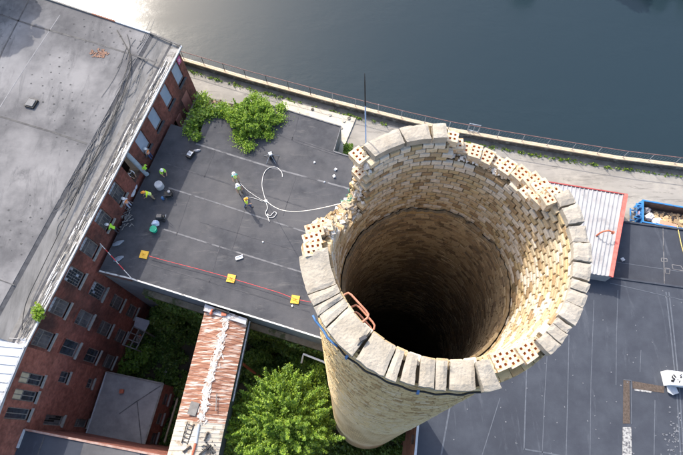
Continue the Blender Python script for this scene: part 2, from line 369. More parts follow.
mesh_w = MB()
for i in range(2, len(fl)-1):
    a, b2 = fl[i], fl[i+1]; Ls = (b2-a).length; k = max(1, int(Ls/.28)); d = (b2-a)/k
    for j in range(k):
        p = a+d*j
        mesh_w.bar(p+Vector((0, 0, .05)), p+d+Vector((0, 0, FH)), .004); mesh_w.bar(p+Vector((0, 0, FH)), p+d+Vector((0, 0, .05)), .004)
stuff(mesh_w.build('wire_mesh', galv, FN))
gp = [P(467.5, 130.5, Z_CURB), P(478, 132.5, Z_CURB)]
g = MB()
for p in gp: g.tube([p, p+Vector((0, 0, 1.2))], .05, 6)
for h in (.1, 1.15): g.tube([gp[0]+Vector((0, 0, h)), gp[1]+Vector((0, 0, h))], .045, 6)
g.build('gate_frame', galv, FN)

# ------------------------------------------------------------------ main brick mill
A = P(25.4, 346, Z_EAVE); B = P(178.8, 50.8, Z_EAVE); LA = (B-A).length
dA = (B-A).normalized(); nA = Vector((dA.y, -dA.x, 0))
B2 = P(4.6, 396, Z_EAVE); dB = (B2-A).normalized(); nB = Vector((-dB.y, dB.x, 0)); LB = 12.0
def wall(name, parent, O, u, n, u0, u1, z0, z1, ops, m, depth=.26):
    """brick skin with real openings: grid of faces, reveals; O is the point at u=0 (z ignored)"""
    us = sorted({u0, u1, *[a for o_ in ops for a in o_[:2]]}); zs = sorted({z0, z1, *[a for o_ in ops for a in o_[2:4]]})
    mb = MB(); O = Vector((O.x, O.y, 0))
    def pt(a, z, d=0): return O+u*a+Vector((0, 0, z))-n*d
    flip = u.cross(Vector((0, 0, 1))).dot(n) < 0
    def q(vs, uv):
        mb.add(vs, [(0, 1, 2, 3) if not flip else (3, 2, 1, 0)], 0, [uv if not flip else uv[::-1]])
    for i in range(len(us)-1):
        for j in range(len(zs)-1):
            a, b_, c, d = us[i], us[i+1], zs[j], zs[j+1]
            if any(o_[0] <= a+1e-6 and o_[1] >= b_-1e-6 and o_[2] <= c+1e-6 and o_[3] >= d-1e-6 for o_ in ops): continue
            q([pt(a, c), pt(b_, c), pt(b_, d), pt(a, d)], [(a, c), (b_, c), (b_, d), (a, d)])
    for a, b_, c, d in [o_[:4] for o_ in ops]:
        D = depth
        q([pt(a, c), pt(a, c, D), pt(b_, c, D), pt(b_, c)][::-1], [(a, c)]*4)
        q([pt(a, d), pt(b_, d), pt(b_, d, D), pt(a, d, D)][::-1] if False else [pt(a, d), pt(b_, d), pt(b_, d, D), pt(a, d, D)], [(0, 0), (b_-a, 0), (b_-a, D), (0, D)])
        q([pt(a, c), pt(a, d), pt(a, d, D), pt(a, c, D)], [(0, c), (0, d), (D, d), (D, c)])
        q([pt(b_, c), pt(b_, c, D), pt(b_, d, D), pt(b_, d)], [(0, c), (D, c), (D, d), (0, d)])
    return mb.build(name, m, parent)
def window(parent, O, u, n, a, b, c, d, kind, depth=.2, label=None):
    O = Vector((O.x, O.y, 0)); up = Vector((0, 0, 1))
    def pt(x, z, e=0): return O+u*x+up*z-n*(depth+e)
    fm = MB(); t = .07
    def rect(mb, x0, x1, z0, z1, e0, th, mi=0):
        ctr = pt((x0+x1)/2, (z0+z1)/2, e0+th/2)
        M = Matrix((u, n, up)).transposed().to_4x4(); M.translation = ctr
        mb.box(None, (x1-x0, th, z1-z0), M=M, mi=mi)
    fmat = {'board': woodgrey, 'grid': white if False else woodgrey, 'sash': woodgrey, 'cream': woodgrey}.get(kind, woodgrey)
    rect(fm, a, a+t, c, d, -.05, .1); rect(fm, b-t, b, c, d, -.05, .1); rect(fm, a+t, b-t, c, c+t, -.05, .1); rect(fm, a+t, b-t, d-t, d, -.05, .1)
    mid = c+(d-c)*.55
    if kind in ('sash', 'sashsky', 'cream'): rect(fm, a+t, b-t, mid-.04, mid+.04, -.04, .08)
    w = fm.build('window', fmat, parent)
    if label: w['label'] = label
    def pane(x0, x1, z0, z1, m_, e=0):
        pb = MB(); rect(pb, x0, x1, z0, z1, e, .02); return pb.build('pane', m_, w)
    if kind == 'board':
        pb = MB(); rect(pb, a+.03, b-.03, c+.2, d-.02, -.06, .03); pb.build('board', boardblue, w)
        pane(a+t, b-t, c+t, d-t, glass_dark, .03)
    elif kind == 'grid':
        nx, nz = 5, 6; top = d-(d-c)*.3
        for i in range(nx):
            for j in range(nz):
                x0 = lerp(a+t, b-t, i/nx)+.025; x1 = lerp(a+t, b-t, (i+1)/nx)-.025
                z0 = lerp(c+t, d-t, j/nz)+.03; z1 = lerp(c+t, d-t, (j+1)/nz)-.03
                mm = glass_sky if j == nz-1 or (j == nz-2 and random.random() < .5) else (glass_dark if random.random() < .9 else boardblue)
                pane(x0, x1, z0, z1, mm, -.005)
        pb = MB(); rect(pb, a+t, b-t, c+t, d-t, .016, .02)
        pb.build('glazing_bars', mat('pale_bars', (.16, .16, .16), (.24, .24, .24), 4), w)
    elif kind == 'cream':
        x = (a+b)/2; pane(a+t, x-.03, mid, d-t, glass_cream); pane(x+.03, b-t, mid, d-t, glass_cream); pane(a+t, b-t, c+t, mid-.04, glass_dark)
        pb = MB(); rect(pb, x-.03, x+.03, c+t, d-t, -.03, .06); pb.build('mullion', woodgrey, w)
    elif kind == 'dark':
        x = (a+b)/2; pane(a+t, x-.03, c+t, d-t, glass_dark); pane(x+.03, b-t, c+t, d-t, glass_dark)
        pb = MB(); rect(pb, x-.03, x+.03, c+t, d-t, -.03, .06); pb.build('mullion', woodgrey, w)
    elif kind == 'broken':
        k = 4
        for i in range(k):
            for j in range(3):
                x0 = lerp(a+t, b-t, i/k)+.02; x1 = lerp(a+t, b-t, (i+1)/k)-.02; z0 = lerp(c+t, d-t, j/3)+.02; z1 = lerp(c+t, d-t, (j+1)/3)-.02
                pane(x0, x1, z0, z1, glass_grey if random.random() < .5 else darkin, 0)
        pb = MB(); rect(pb, a+t, b-t, c+t, d-t, .03, .02); pb.build('glazing_bars', woodgrey, w)
    else:
        top = glass_sky if kind == 'sashsky' else glass_grey
        h3 = lerp(c, d, .72)
        pane(a+t, b-t, h3+.03, d-t, top); pane(a+t, b-t, c+t, h3-.03, glass_grey, .01)
        nb = MB()
        for i in range(1, 4): rect(nb, lerp(a, b, i/4)-.015, lerp(a, b, i/4)+.015, c+t, d-t, -.02, .03)
        nb.build('glazing_bars', woodgrey, w)
    sb = MB(); ctr = O+u*((a+b)/2)+up*(c-.06)+n*.03
    M = Matrix((u, n, up)).transposed().to_4x4(); M.translation = ctr
    sb.box(None, (b-a+.2, .26, .12), M=M); sb.build('sill', stone if kind != 'board' else darktar, w)
    return w
MILL = empty('brick_mill', (0, 0, 0), 'large red brick mill with pale weathered flat roof beside the canal', 'mill building')
def cu(k): return .83+2.512*k
ops = []; wins = []
kinds1 = {0: 'sash', 1: 'sashsky', 2: 'grid', 3: 'sashsky', 4: 'sashsky', 5: 'sashsky', 7: 'board', 8: 'board', 9: 'board', 10: 'board'}
for k in range(11):
    if k == 6: ops.append((cu(k)-.62, cu(k)+.7, 13.95, 17.0)); continue
    ops.append((cu(k)-.62, cu(k)+.62, 14.5, 16.9)); wins.append((k, 14.5, 16.9, kinds1[k]))
for k, kd in ((0, 'dark'), (1, 'sash'), (2, 'grid')):
    ops.append((cu(k)-.62, cu(k)+.62, 10.4, 12.85)); wins.append((k, 10.4, 12.85, kd))
for k, kd in ((0, 'dark'), (1, 'sash'), (2, 'sash')):
    ops.append((cu(k)-.6, cu(k)+.6, 6.5, 8.8)); wins.append((k, 6.5, 8.8, kd))
    ops.append((cu(k)-.6, cu(k)+.6, 3.1, 5.1)); wins.append((k, 3.1, 5.1, 'sash'))
ops += [(24.85, 26.1, 10.95, 13.25), (22.6, 23.9, 10.95, 12.6)]
wall('wall', MILL, A, dA, nA, 0, LA, 0, Z_EAVE-.1, ops, BR1)
for k, z0, z1, kd in wins: window(MILL, A, dA, nA, cu(k)-.62 if z0 > 9 else cu(k)-.6, cu(k)+.62 if z0 > 9 else cu(k)+.6, z0, z1, kd)
def facebox(O, u, n, a, b, c, d, out, th, m_, name, parent, label=None, rz=0):
    O = Vector((O.x, O.y, 0)); M = Matrix((u, n, Vector((0, 0, 1)))).transposed().to_4x4(); M.translation = O+u*((a+b)/2)+n*out+Vector((0, 0, (c+d)/2))
    if rz: M = M @ Matrix.Rotation(rz, 4, 'Y')
    ob = MB().box(None, (b-a, th, d-c), M=M).build(name, m_, parent)
    if label: ob['label'] = label
    return ob
facebox(A, dA, nA, 24.87, 26.08, 10.95, 13.2, -.06, .08, pinkboard, 'boarded_door', MILL)
facebox(A, dA, nA, 22.95, 23.88, 10.95, 12.45, -.02, .08, pinkboard, 'board', MILL, rz=.06)
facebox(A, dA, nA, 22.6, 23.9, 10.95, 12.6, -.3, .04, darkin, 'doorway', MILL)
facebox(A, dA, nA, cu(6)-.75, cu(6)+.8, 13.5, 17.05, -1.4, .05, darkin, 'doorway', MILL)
# shallow arch lintels over the sash windows (a row of header bricks standing proud)
hb = MB().box((0, 0, 0), (.1, .05, .2)).mesh('lintel_brick', mat('header_brick', (.12, .035, .025), (.17, .05, .035), 6, .85, .3, objrand=.25))
for k in range(0, 6):
    for z in ([16.93, 12.9] if k < 3 else [16.93]):
        for i in range(12):
            x = cu(k)-.62+.055+i*.103; zz = z+.07+.07*math.sin(PI*(i+.5)/12)
            if zz+.1 > Z_EAVE-.02: zz = Z_EAVE-.13
            M = Matrix((dA, nA, Vector((0, 0, 1)))).transposed().to_4x4(); M.translation = Vector((A.x, A.y, 0))+dA*x+nA*.012+Vector((0, 0, zz))
            link(hb, 'lintel_brick', MILL, M)
# wall B
opsB = []; winB = []
for (a, b_, c, d, kd) in ((1.66, 2.46, 13.5, 16.45, 'cream'), (2.86, 3.62, 13.5, 16.4, 'cream'), (4.12, 4.92, 13.5, 16.4, 'dark'), (.98, 1.86, 10.05, 11.4, 'dark'), (1.0, 1.85, 5.55, 6.6, 'dark'), (4.35, 5.15, 8.4, 11.2, 'broken'), (4.45, 5.15, 3.95, 6.2, 'sash')):
    opsB.append((a, b_, c, d)); winB.append((a, b_, c, d, kd))
wall('wall', MILL, A, dB, nB, 0, LB, 0, Z_EAVE-.1, opsB, BR2)
for a, b_, c, d, kd in winB: window(MILL, A, dB, nB, a, b_, c, d, kd)
# roof sheets in facade coordinates: u along eave, w inwards
def E(u, w, z): return Vector((A.x, A.y, 0))+dA*u-nA*w+Vector((0, 0, z))
def sheet(name, quad, m_, th=.08, parent=None): return MB().prism(quad, [p.z-th for p in quad]).build(name, m_, parent)
C1, C2, C3 = P(180.3, 46.5, Z_EAVE), P(110, 17, 17.6), P(50, 0, 17.8)
far = (C3-C1); far.z = 0; far.normalize()
def canal_u(w):   # u on the canal edge for an inset w
    nn = -nA; t = w/far.dot(nn); q = C1+far*t; return (q-A).dot(dA)
RW = [(-.12, 17.32), (.78, 17.42), (.98, 17.45), (1.35, 17.48), (2.6, 17.68), (2.9, 17.8)]
RM = [flash, darktar, tanboard, oldroof2, darktar]
for i in range(5):
    (w0, z0), (w1, z1) = RW[i], RW[i+1]
    q = [E(-.05, w0, z0), E(canal_u(w0), w0, z0), E(canal_u(w1), w1, z1), E(-.05, w1, z1)]
    sheet('roof_edge_strip', q, RM[i], .1, MILL)
w9 = 60
field = [E(-.3, 2.9, 17.82), E(canal_u(2.9), 2.9, 17.82), E(canal_u(w9), w9, 17.82), E(-.3-8, w9, 17.82)]
sheet('roof', field, oldroof, .3, MILL)
# flaking coping: many separate curled slats along the eave
fl_ = MB()
for i in range(330):
    u0 = random.uniform(0, LA-2.4); w0 = random.uniform(-.05, .76); l = random.uniform(.3, 2.4)
    a = E(u0, w0, 17.47+.02*random.random()); b_ = E(u0+l, w0+random.gauss(0, .05), 17.47+.03*random.random())
    fl_.bar(a, b_, random.uniform(.015, .055), .012, mi=random.choice((0, 1, 2, 2, 2, 3, 3)))
stuff(fl_.build('coping_flakes', [white, concrete, tanboard, darktar], MILL))
MB().bar(E(-.05, -.1, 17.42), E(canal_u(-.1), -.1, 17.42), .14, .12).build('eave_gutter', lightmetal, MILL)
MB().bar(E(canal_u(0)-.05, 0, 17.55), E(canal_u(2.9)-.05, 2.9, 17.9), .16, .1).build('roof_edging', tanboard, MILL)
for ja, jb, jm in ((2.9, 6.5, lightmetal), (6.5, 9, mat('dull_rust', (.2, .09, .06), (.28, .14, .1), 4, .9)), (9, 60, woodgrey)):
    MB().bar(E(canal_u(ja)-.05, ja, 17.9), E(canal_u(jb)-.05, jb, 17.9), .14, .12).build('roof_edging', jm, MILL)
wr = MB()
for i in range(80):
    u0 = random.uniform(8, LA-1); w0 = random.uniform(1.7, 2.85) if u0 < 20 else random.uniform(1.2, 4.2); l = random.uniform(.8, 4)
    zz = 17.83 if w0 > 2.9 else 17.52+(w0-1.6)*.2
    pts = [E(u0+l*t, w0+.12*math.sin(t*4+i), zz+.03) for t in (0, .25, .5, .75, 1)]
    wr.tube(pts, random.uniform(.008, .022), 4, mi=random.choice((0, 0, 0, 1)))
stuff(wr.build('roof_wrinkles', [oldroof2, darktar], MILL))
# roof seams of main roof
def pxline(pts, z, w, m_, name, parent, t=.012, dz=.005):
    return path_strip([P(x, y, z+dz) for x, y in pts], w, t).build(name, m_, parent)
sd = mat('dark_seam', (.04, .04, .045), (.1, .1, .1), 2)
for pts, w in (([(-20, 8), (34, 26), (95, 43), (133, 55), (158, 63)], .16), ([(-10, 80), (4, 48), (29, 0)], .12), ([(-30, 108), (0, 116.5), (52, 132), (87, 144)], .16), ([(-30, 270), (0, 280), (14, 285)], .08)):
    pxline(pts, 17.82, w, sd, 'roof_seam', MILL)
for pts in ([(46, 36), (22, 72), (0, 107)], [(60, 15), (46, 36)]):
    pxline(pts, 17.82, .07, mat('pale_seam', (.2, .2, .21), (.26, .26, .27), 3), 'roof_seam', MILL)
# rows of low fastener plates
fp = MB()
ux, wy = E(1, 0, 0)-E(0, 0, 0), E(0, 1, 0)-E(0, 0, 0)
for i in range(60):
    for j in range(45):
        u_ = i*.75+random.gauss(0, .06); w_ = 3.4+j*.95+(.45 if i % 2 else 0)+random.gauss(0, .05)
        if u_ > canal_u(w_)-.4 or noise.noise(Vector((u_*.2, w_*.2, 9))) < .02+.3*random.random()-.15: continue
        p = E(u_, w_, 17.826); r = random.uniform(.04, .11)
        fp.add([p+Vector((r*math.cos(t), r*math.sin(t)*.8, random.uniform(0, .008))) for t in np.linspace(0, 2*PI, 7)[:-1]], [tuple(range(6))])
stuff(fp.build('fastener_plates', mat('fastener_dirt', (.06, .06, .063), (.11, .11, .11), 5, .95, spec=.05), MILL))
# black cables on roof
def cable(pts, z, r, m_, label, name='cable', lift=0):
    ps = [P(x, y, z) for x, y in pts]
    sm = []
    for i in range(len(ps)-1):
        p0, p1, p2, p3 = ps[max(0, i-1)], ps[i], ps[i+1], ps[min(len(ps)-1, i+2)]
        for t in np.linspace(0, 1, 7)[:-1]:
            sm.append(.5*((2*p1)+(p2-p0)*t+(2*p0-5*p1+4*p2-p3)*t*t+(3*p1-p0-3*p2+p3)*t**3))
    sm.append(ps[-1])
    return tag(MB().tube(sm, r, 6).build(name, m_, smooth=True), label, 'cable' if name == 'cable' else 'rope')
cable([(117, 30), (126, 46), (131, 58), (129, 75), (121, 100), (113, 118), (96, 153), (70, 205)], 17.9, .035, black, 'thick black cable curving down the pale mill roof from its canal edge')
cable([(127, 34), (130, 48), (127, 68), (119, 93), (110, 122), (101, 140)], 17.9, .022, black, 'thinner black cable looping beside thick one on wrinkled mill roof edge')
cable([(112, 120), (103, 138), (88, 170), (72, 205), (58, 235), (42, 268), (26, 303), (22, 330)], 17.75, .03, black, 'long black cable lying along the tan board near mill eave')
# roof hatch
p = P(32, 104, 17.82); HT = empty('roof_hatch', p, 'small square roof vent hatch with pale lid on mill roof', 'roof hatch')
MB().box((0, 0, .09), (.85, .85, .18)).build('curb', black, HT).rotation_euler.z = -.3
MB().box((0, 0, .22), (.66, .66, .08)).build('lid', mat('grey_lid', (.16, .16, .165), (.22, .22, .22), 3, .9), HT).rotation_euler.z = -.3
# rusty debris patch
mb = MB()
for i in range(60):
    q = P(100+random.gauss(0, 4.2), 53.5+random.gauss(0, 1.7)+.0, 17.84); mb.box(q, (random.uniform(.06, .3), random.uniform(.05, .18), .03), rz=random.uniform(0, 3), rx=random.gauss(0, .2))
stuff(tag(mb.build('debris', mat('rust_leaf', (.16, .08, .05), (.24, .14, .1), 5)), 'patch of rusty brown debris on pale mill roof', 'debris'))
# white ribbed roof lower left
WR = [(-60, 330), (26.3, 338), (25.6, 346), (5.2, 394), (-4, 420), (-40, 480), (-80, 480)]
slabz = MB().prism([P(x, y, 17.42) for x, y in WR], 17.2); slabz.build('white_roof', lightmetal, MILL)
a0, a1 = P(26.3, 338, 17.43), P(-60, 330, 17.43)
dirw = (a1-a0).normalized(); dn_ = dB
for i in range(11):
    s = a0+dB*(.12+i*.6)-nB*.02
    MB().bar(s+Vector((0, 0, .02)), s+dirw*9+Vector((0, 0, .02)), .05, .05).build('roof_rib', lightmetal, MILL)
p0 = Vector((A.x, A.y, 17.44)); MB().bar(p0+nB*.05, p0+dB*5.2+nB*.05, .12, .1).build('gutter', galv, MILL)
# weeds in the gutter
cs = [P(37.5+random.gauss(0, 2.2), 312+random.gauss(0, 3.4), 17.5+random.random()*.35) for _ in range(160)]
stuff(tag(leaf_object('gutter_weeds', cs, .14, [L1, L2, L4], per=3, spread=.05), 'bright green weeds sprouting from mill roof gutter', 'weeds'))
# corner emblem sign
facebox(A, dA, nA, 26.5, 27.0, 16.3, 17.05, .05, .05, mat('magenta_sign', (.5, .1, .25), (.6, .15, .3), 3), 'emblem_plaque', MILL)
for dz, ln in ((.0, .34), (.12, .2), (-.12, .2)):
    facebox(A, dA, nA, 26.75-ln/2, 26.75+ln/2, 16.66+dz, 16.71+dz, .08, .02, white, 'emblem_stripe', MILL)
# chute pipe from eave
c0, c1 = P(123.5, 150.5, 17.35), P(147, 174.5, 13.75)
CH = MB(); CH.tube([c0, c1], .2, 14)
tag(CH.build('debris_chute', mat('grey_pipe', (.26, .33, .38), (.34, .4, .45), 2, .5), smooth=False), 'long grey pipe hanging from mill eave over the open doorway', 'pipe')

# ------------------------------------------------------------------ wing roof at lower left and annex
WG = empty('brick_wing', P(60, 445, 0), 'low wing with blue grey roof at the lower left corner', 'building')
o0 = WG.location.copy()
wing_px = [(24.7, 429.4), (85.7, 441.2), (142, 452.2), (172, 458), (176, 500), (5, 500), (15, 452)]
q = [P(x, y, 13.4)-o0 for x, y in wing_px]
MB().prism(q, 0, 0, 1).build('wing_block', [membrane_r, BR2], WG)
e0, e1 = P(24.7, 429.4, 13.45)-o0, P(172, 458, 13.45)-o0
MB().bar(e0, e1, .14, .12).build('roof_edging', mat('rust_edge', (.3, .16, .12), (.4, .3, .26), 3), WG)
MB().bar(e0, P(17.5, 448, 13.5)-o0, .12, .2).build('parapet_flashing', lightmetal, WG)
MB().bar(P(44.5, 436, 13.42)-o0, P(36, 460, 13.42)-o0, .1, .03).build('roof_seam', darktar, WG)
MB().prism([P(x, y, 13.43)-o0 for x, y in ((84, 442), (140, 453), (138, 470), (76, 470))], 13.3).build('sunlit_roof_sheet', oldroof, WG)  # paler sheet paints in the sunlit part of the wing roof
AN = empty('brick_annex', P(120, 410, 0), 'small brick annex with grey hipped membrane roof below the mill wall', 'annex building')
o0 = AN.location.copy()
an = [P(106.9, 372, 4.3), P(163.6, 383.8, 4.3), P(142.5, 451, 4.3), P(84.4, 440.5, 4.3)]
u1 = (an[2]-an[1]).normalized(); nn1 = Vector((-u1.y, u1.x, 0))
if nn1.x < 0: nn1 = -nn1
Lw = (an[2]-an[1]).length
aops = [(.75, 1.75, 1.7, 3.1), (2.55, 3.55, 1.7, 3.1), (4.3, 5.3, 1.7, 3.1)]
wall('wall', AN, an[1]-o0, u1, nn1, 0, Lw+.3, 0, 4.12, aops, BR2)
for a in aops: window(AN, an[1]-o0, u1, nn1, *a[:4], 'sash')
ctr = sum(an, Vector())/4-o0; ctr.z = 4.62
rq = [p-o0 for p in an]
roofm = mat('annex_grey_membrane', (.22, .22, .225), (.32, .32, .32), .9, .8, .3, 8, c3=(.15, .15, .16), s3=.35)
rb = MB(); r2 = [Vector((p.x, p.y, 4.3)) for p in rq]
c_a, c_b = ctr.lerp(r2[1], .35), ctr.lerp(r2[3], .1); c_a.z = c_b.z = 4.6
rb.add([*r2, c_a, c_b], [(3, 0, 5), (0, 4, 5), (0, 1, 4), (1, 2, 4), (2, 5, 4), (2, 3, 5)][0:6])
rb.add([Vector((p.x, p.y, 4.12)) for p in r2], [(0, 1, 2, 3)])
for i in range(4):
    j = (i+1) % 4; rb.add([r2[i], r2[j], Vector((r2[j].x, r2[j].y, 4.12)), Vector((r2[i].x, r2[i].y, 4.12))], [(0, 1, 2, 3)])
rb.build('roof', roofm, AN)
for i, w in ((0, .14), (1, .16), (3, .12)):
    MB().bar(r2[i]+Vector((0, 0, .05)), r2[(i+1) % 4]+Vector((0, 0, .05)), w, .12).build('roof_edging', lightmetal if i == 3 else woodgrey, AN)
for a_, b_ in ((r2[1], c_a), (c_a, c_b), (c_a, r2[2])): MB().bar(a_+Vector((0, 0, .02)), b_+Vector((0, 0, .02)), .09, .02).build('roof_seam', seam_m, AN)
MB().bar(an[1]-o0+nn1*.5+Vector((0, 0, -3.7)), an[2]-o0+nn1*.5+Vector((0, 0, -3.7)), .16, .2).build('base_curb', curbtop, AN)
MB().bar(P(130, 444, 4.7)-o0, P(141, 450, 4.7)-o0, .12, .08).build('pipe_stub', white, AN)
p = P(122.5, 391.5, 4.55); mb = MB(); mb.box((0, 0, .12), (.3, .3, .24)); mb.box((0, 0, .27), (.36, .36, .05))
tag(mb.build('roof_vent', rustred, loc=p), 'tiny orange vent cap on the annex roof', 'vent')

# ------------------------------------------------------------------ middle flat roofed building
MID = empty('flat_roof_building', P(200, 260, 0), 'wide dark grey flat roof where the work crew stands', 'building')
o0 = MID.location.copy()
mid_px = [(99, 271.3), (171, 124), (200, 133), (206, 116), (240, 110), (262, 102.5), (341, 126.5), (333.5, 151.6), (360, 160), (430, 178), (455, 260), (420, 400), (400, 366), (280, 325), (131.7, 278.8)]
Q = [P(x, y, Z_MID)-o0 for x, y in mid_px]
wallm = mat('teal_grey_wall', (.13, .155, .165), (.18, .2, .205), 1.2, .75, .2, c3=(.16, .15, .13), s3=.5)
MB().prism(Q, 0, 0, 1).build('roof_block', [membrane, wallm], MID)
def strip(pts, w, m_, name='roof_seam', z=Z_MID, dz=.006, t=.01, parent=MID, o=None):
    oo = o if o is not None else o0
    return path_strip([P(x, y, z+dz)-oo for x, y in pts], w, t).build(name, m_, parent)
strip([(99.6, 271), (131.7, 278.8), (205, 301.8), (280, 325), (340, 344)], .12, mat('worn_white_edge', (.5, .5, .48), (.62, .61, .58), 1.2, .8, c3=(.2, .19, .18), s3=1.5), 'roof_edging', t=.1, dz=.03)
strip([(262, 102.5), (341, 126.5)], .1, seam_m, 'roof_edging', t=.08, dz=.03)
strip([(341, 126.5), (333.5, 151.6)], .08, seam_m, 'roof_edging', t=.08, dz=.03)
strip([(334, 151.6), (360, 159.5)], .12, seam_m, 'roof_edging', t=.08, dz=.03)
for k, (pts, w, fm) in enumerate([([(196, 143.7), (245, 159.3), (280, 170), (358, 191)], .16, 1), ([(272, 132), (300, 143), (338, 155.5)], .14, 0), ([(290, 137), (350, 158)], .1, 0),
        ([(166, 163.5), (220, 181), (262, 194), (310, 209)], .12, 0), ([(168.5, 187.7), (220, 204), (265.5, 219), (330, 240)], .13, 1), ([(163.8, 229.2), (230, 250), (280, 265.6), (320, 277.5)], .13, 1),
        ([(142, 261.7), (200, 279), (258, 296), (310, 312)], .09, 0), ([(190, 195), (183, 215), (176, 236)], .06, 0), ([(215, 150), (204, 178)], .06, 0), ([(300, 112), (292, 140)], .06, 0), ([(296, 176), (283, 216)], .05, 0), ([(246, 206), (232, 250)], .05, 0), ([(220, 246), (209, 283)], .05, 0),
        ([(200, 222), (335, 262)], .05, 0)]):
    strip(pts, w, seam_m if fm else seam_faint)
# ledge and ivy face of the yard wall
a_, b_ = P(131.7, 278.8, Z_MID)-o0, P(340, 344, Z_MID)-o0
dd = (b_-a_).normalized(); nw = Vector((dd.y, -dd.x, 0))
MB().bar(a_+nw*.28+Vector((0, 0, -3.0)), b_+nw*.28+Vector((0, 0, -3.0)), .5, .35).build('wall_ledge', mat('mossy_ledge', (.13, .11, .075), (.22, .19, .14), 1.5, .9, c3=(.06, .07, .03), s3=.6), MID)
MB().bar(P(99.6, 271.6, Z_MID-.35)-o0, P(131.7, 279.1, Z_MID-.35)-o0, .3, .5).build('brick_parapet', BR1, MID)

# connector bridge with rusted roof
BG = empty('covered_bridge', P(215, 380, 10), 'long covered footbridge with rust streaked ribbed metal roof', 'covered bridge')
o0 = BG.location.copy(); zr = 12.75
rl, rr, ll, lr = P(206.3, 305.3, zr), P(247.8, 319.8, zr), P(166, 460, zr), P(217.5, 460, zr)
midt, midb = (rl+rr)/2, (ll+lr)/2; RH = .35
# split at y px 418
tsp = (P(173.5, 419, zr)-rl).length/(ll-rl).length
def bp(s, t, z=None):   # s across 0..1, t along 0..1
    a = rl.lerp(rr, s); b_ = ll.lerp(lr, s); p = a.lerp(b_, t); p.z = zr+RH*(1-abs(2*s-1)) if z is None else z
    return p-o0
rustm = mat('rust_streaked_metal', (.19, .075, .045), (.32, .16, .1), 1.4, .75, .3, 6, streak=(.6, 5, 1, math.radians(18)), c3=(.55, .47, .41), s3=1.0, contrast=(.35, .6), thr3=(.5, .6))
def stretchmat():
    m = rustm; nt = m.node_tree
    for n_ in nt.nodes:
        if n_.type == 'TEX_NOISE' and abs(n_.inputs['Scale'].default_value-1.0) < .01:
            mp = [k for k in nt.nodes if k.type == 'MAPPING'][0]; nt.links.new(mp.outputs[0], n_.inputs['Vector'])
stretchmat()
boards = mat('cream_boards', (.42, .38, .31), (.55, .51, .44), 1.5, .8, .3, streak=(.4, 4, 1, math.radians(14)), c3=(.3, .24, .18), s3=1.2)
NB = 34
for i in range(NB):
    t0, t1 = i/NB, (i+1)/NB
    mm = rustm if t0 < tsp else boards
    for s0, s1 in ((0, .5), (.5, 1)):
        q = [bp(s0, t0+.001), bp(s1, t0+.001), bp(s1, t1-.001), bp(s0, t1-.001)]
        for p in q: p.z += random.uniform(0, .015)
        MB().prism(q, [p.z-.04 for p in q]).build('roof_sheet', mm, BG)
        rp = MB().bar(bp(s0, t0)+Vector((0, 0, .018)), bp(s1, t0+random.gauss(0, .0012))+Vector((0, 0, .018)), .06, .035); rp.build('roof_rib', mm, BG)
# whitewashed ridge: overlapping irregular patches
rw = MB()
for i in range(430):
    t = random.random()*tsp; s = .52+random.gauss(0, .035)+.03*math.sin(t*9); 
    p = bp(s, t); p.z += .045+.00008*i; r = random.uniform(.05, .16); ra_ = math.radians(72)+random.gauss(0, .5); el_ = random.uniform(1.2, 3.2)
    rw.add([p+Matrix.Rotation(ra_, 3, 'Z') @ Vector((r*el_*random.uniform(.6, 1.2)*math.cos(a), r*.5*random.uniform(.4, 1.3)*math.sin(a), -.01)) for a in np.linspace(0, 2*PI, 9)[:-1]], [tuple(range(8))])
stuff(rw.build('white_ridge_coating', mat('peeling_white', (.62, .6, .57), (.4, .3, .24), 2.5, .85, contrast=(.45, .62)), BG))
body = MB().prism([bp(.02, 0, zr-.06), bp(.98, 0, zr-.06), bp(.98, 1, zr-.06), bp(.02, 1, zr-.06)], 10.9-o0.z)
body.build('bridge_body', mat('dark_green_cladding', (.05, .065, .065), (.09, .1, .1), 1.5, .7), BG)
MB().prism([bp(0, -.0, zr+.42), bp(1, -.0, zr+.42), bp(1, .045, zr+.40), bp(0, .045, zr+.40)], zr-o0.z-.05).build('end_flashing', mat('grey_flash', (.4, .41, .43), (.52, .52, .53), 2, .7, c3=(.2, .15, .13), s3=2), BG)
for t in (.3, .75):
    for s in (.1, .9):
        p = bp(s, t, 10.9); MB().tube([p, p-Vector((0, 0, 10.9))], .12, 8).build('support_post', rustred, BG)
MB().tube([bp(1.03, .0, zr-.3), bp(1.03, .6, zr-.35)], .07, 8).build('gutter_pipe', galv, BG)
# ladder, board, rod, pipe on bridge roof
LD = empty('ladder', P(189, 431, 13.02), 'short black ladder lying on the cream boards of bridge roof', 'ladder')
lo = LD.location.copy()
A1, A2_, B1_, B2_ = P(187.5, 421.5, 13.1)-lo, P(194, 424, 13.1)-lo, P(181.5, 443, 13.0)-lo, P(187, 445.5, 13.0)-lo
MB().bar(A1, B1_, .06, .06).build('rail', black, LD); MB().bar(A2_, B2_, .06, .06).build('rail', black, LD)
for i in range(5):
    t = .1+i*.2; MB().bar(A1.lerp(B1_, t), A2_.lerp(B2_, t), .05, .04).build('rung', black, LD)
q = P(193.3, 408.5, 13.13); mb = MB(); mb.box((0, 0, 0), (.66, .95, .05), rz=-.25)
tag(mb.build('plywood_sheet', tanboard, loc=q), 'square tan board lying on rusted bridge roof above the ladder', 'board')
mb = MB(); mb.bar(P(216.6, 394, 13.1), P(215.8, 411, 13.1), .06, .05); mb.bar(P(216.6, 394, 13.12), P(218.2, 395.2, 13.12), .05, .05)
tag(mb.build('iron_bar', woodgrey), 'thin grey bar with hooked end lying on rusted bridge roof', 'bar')
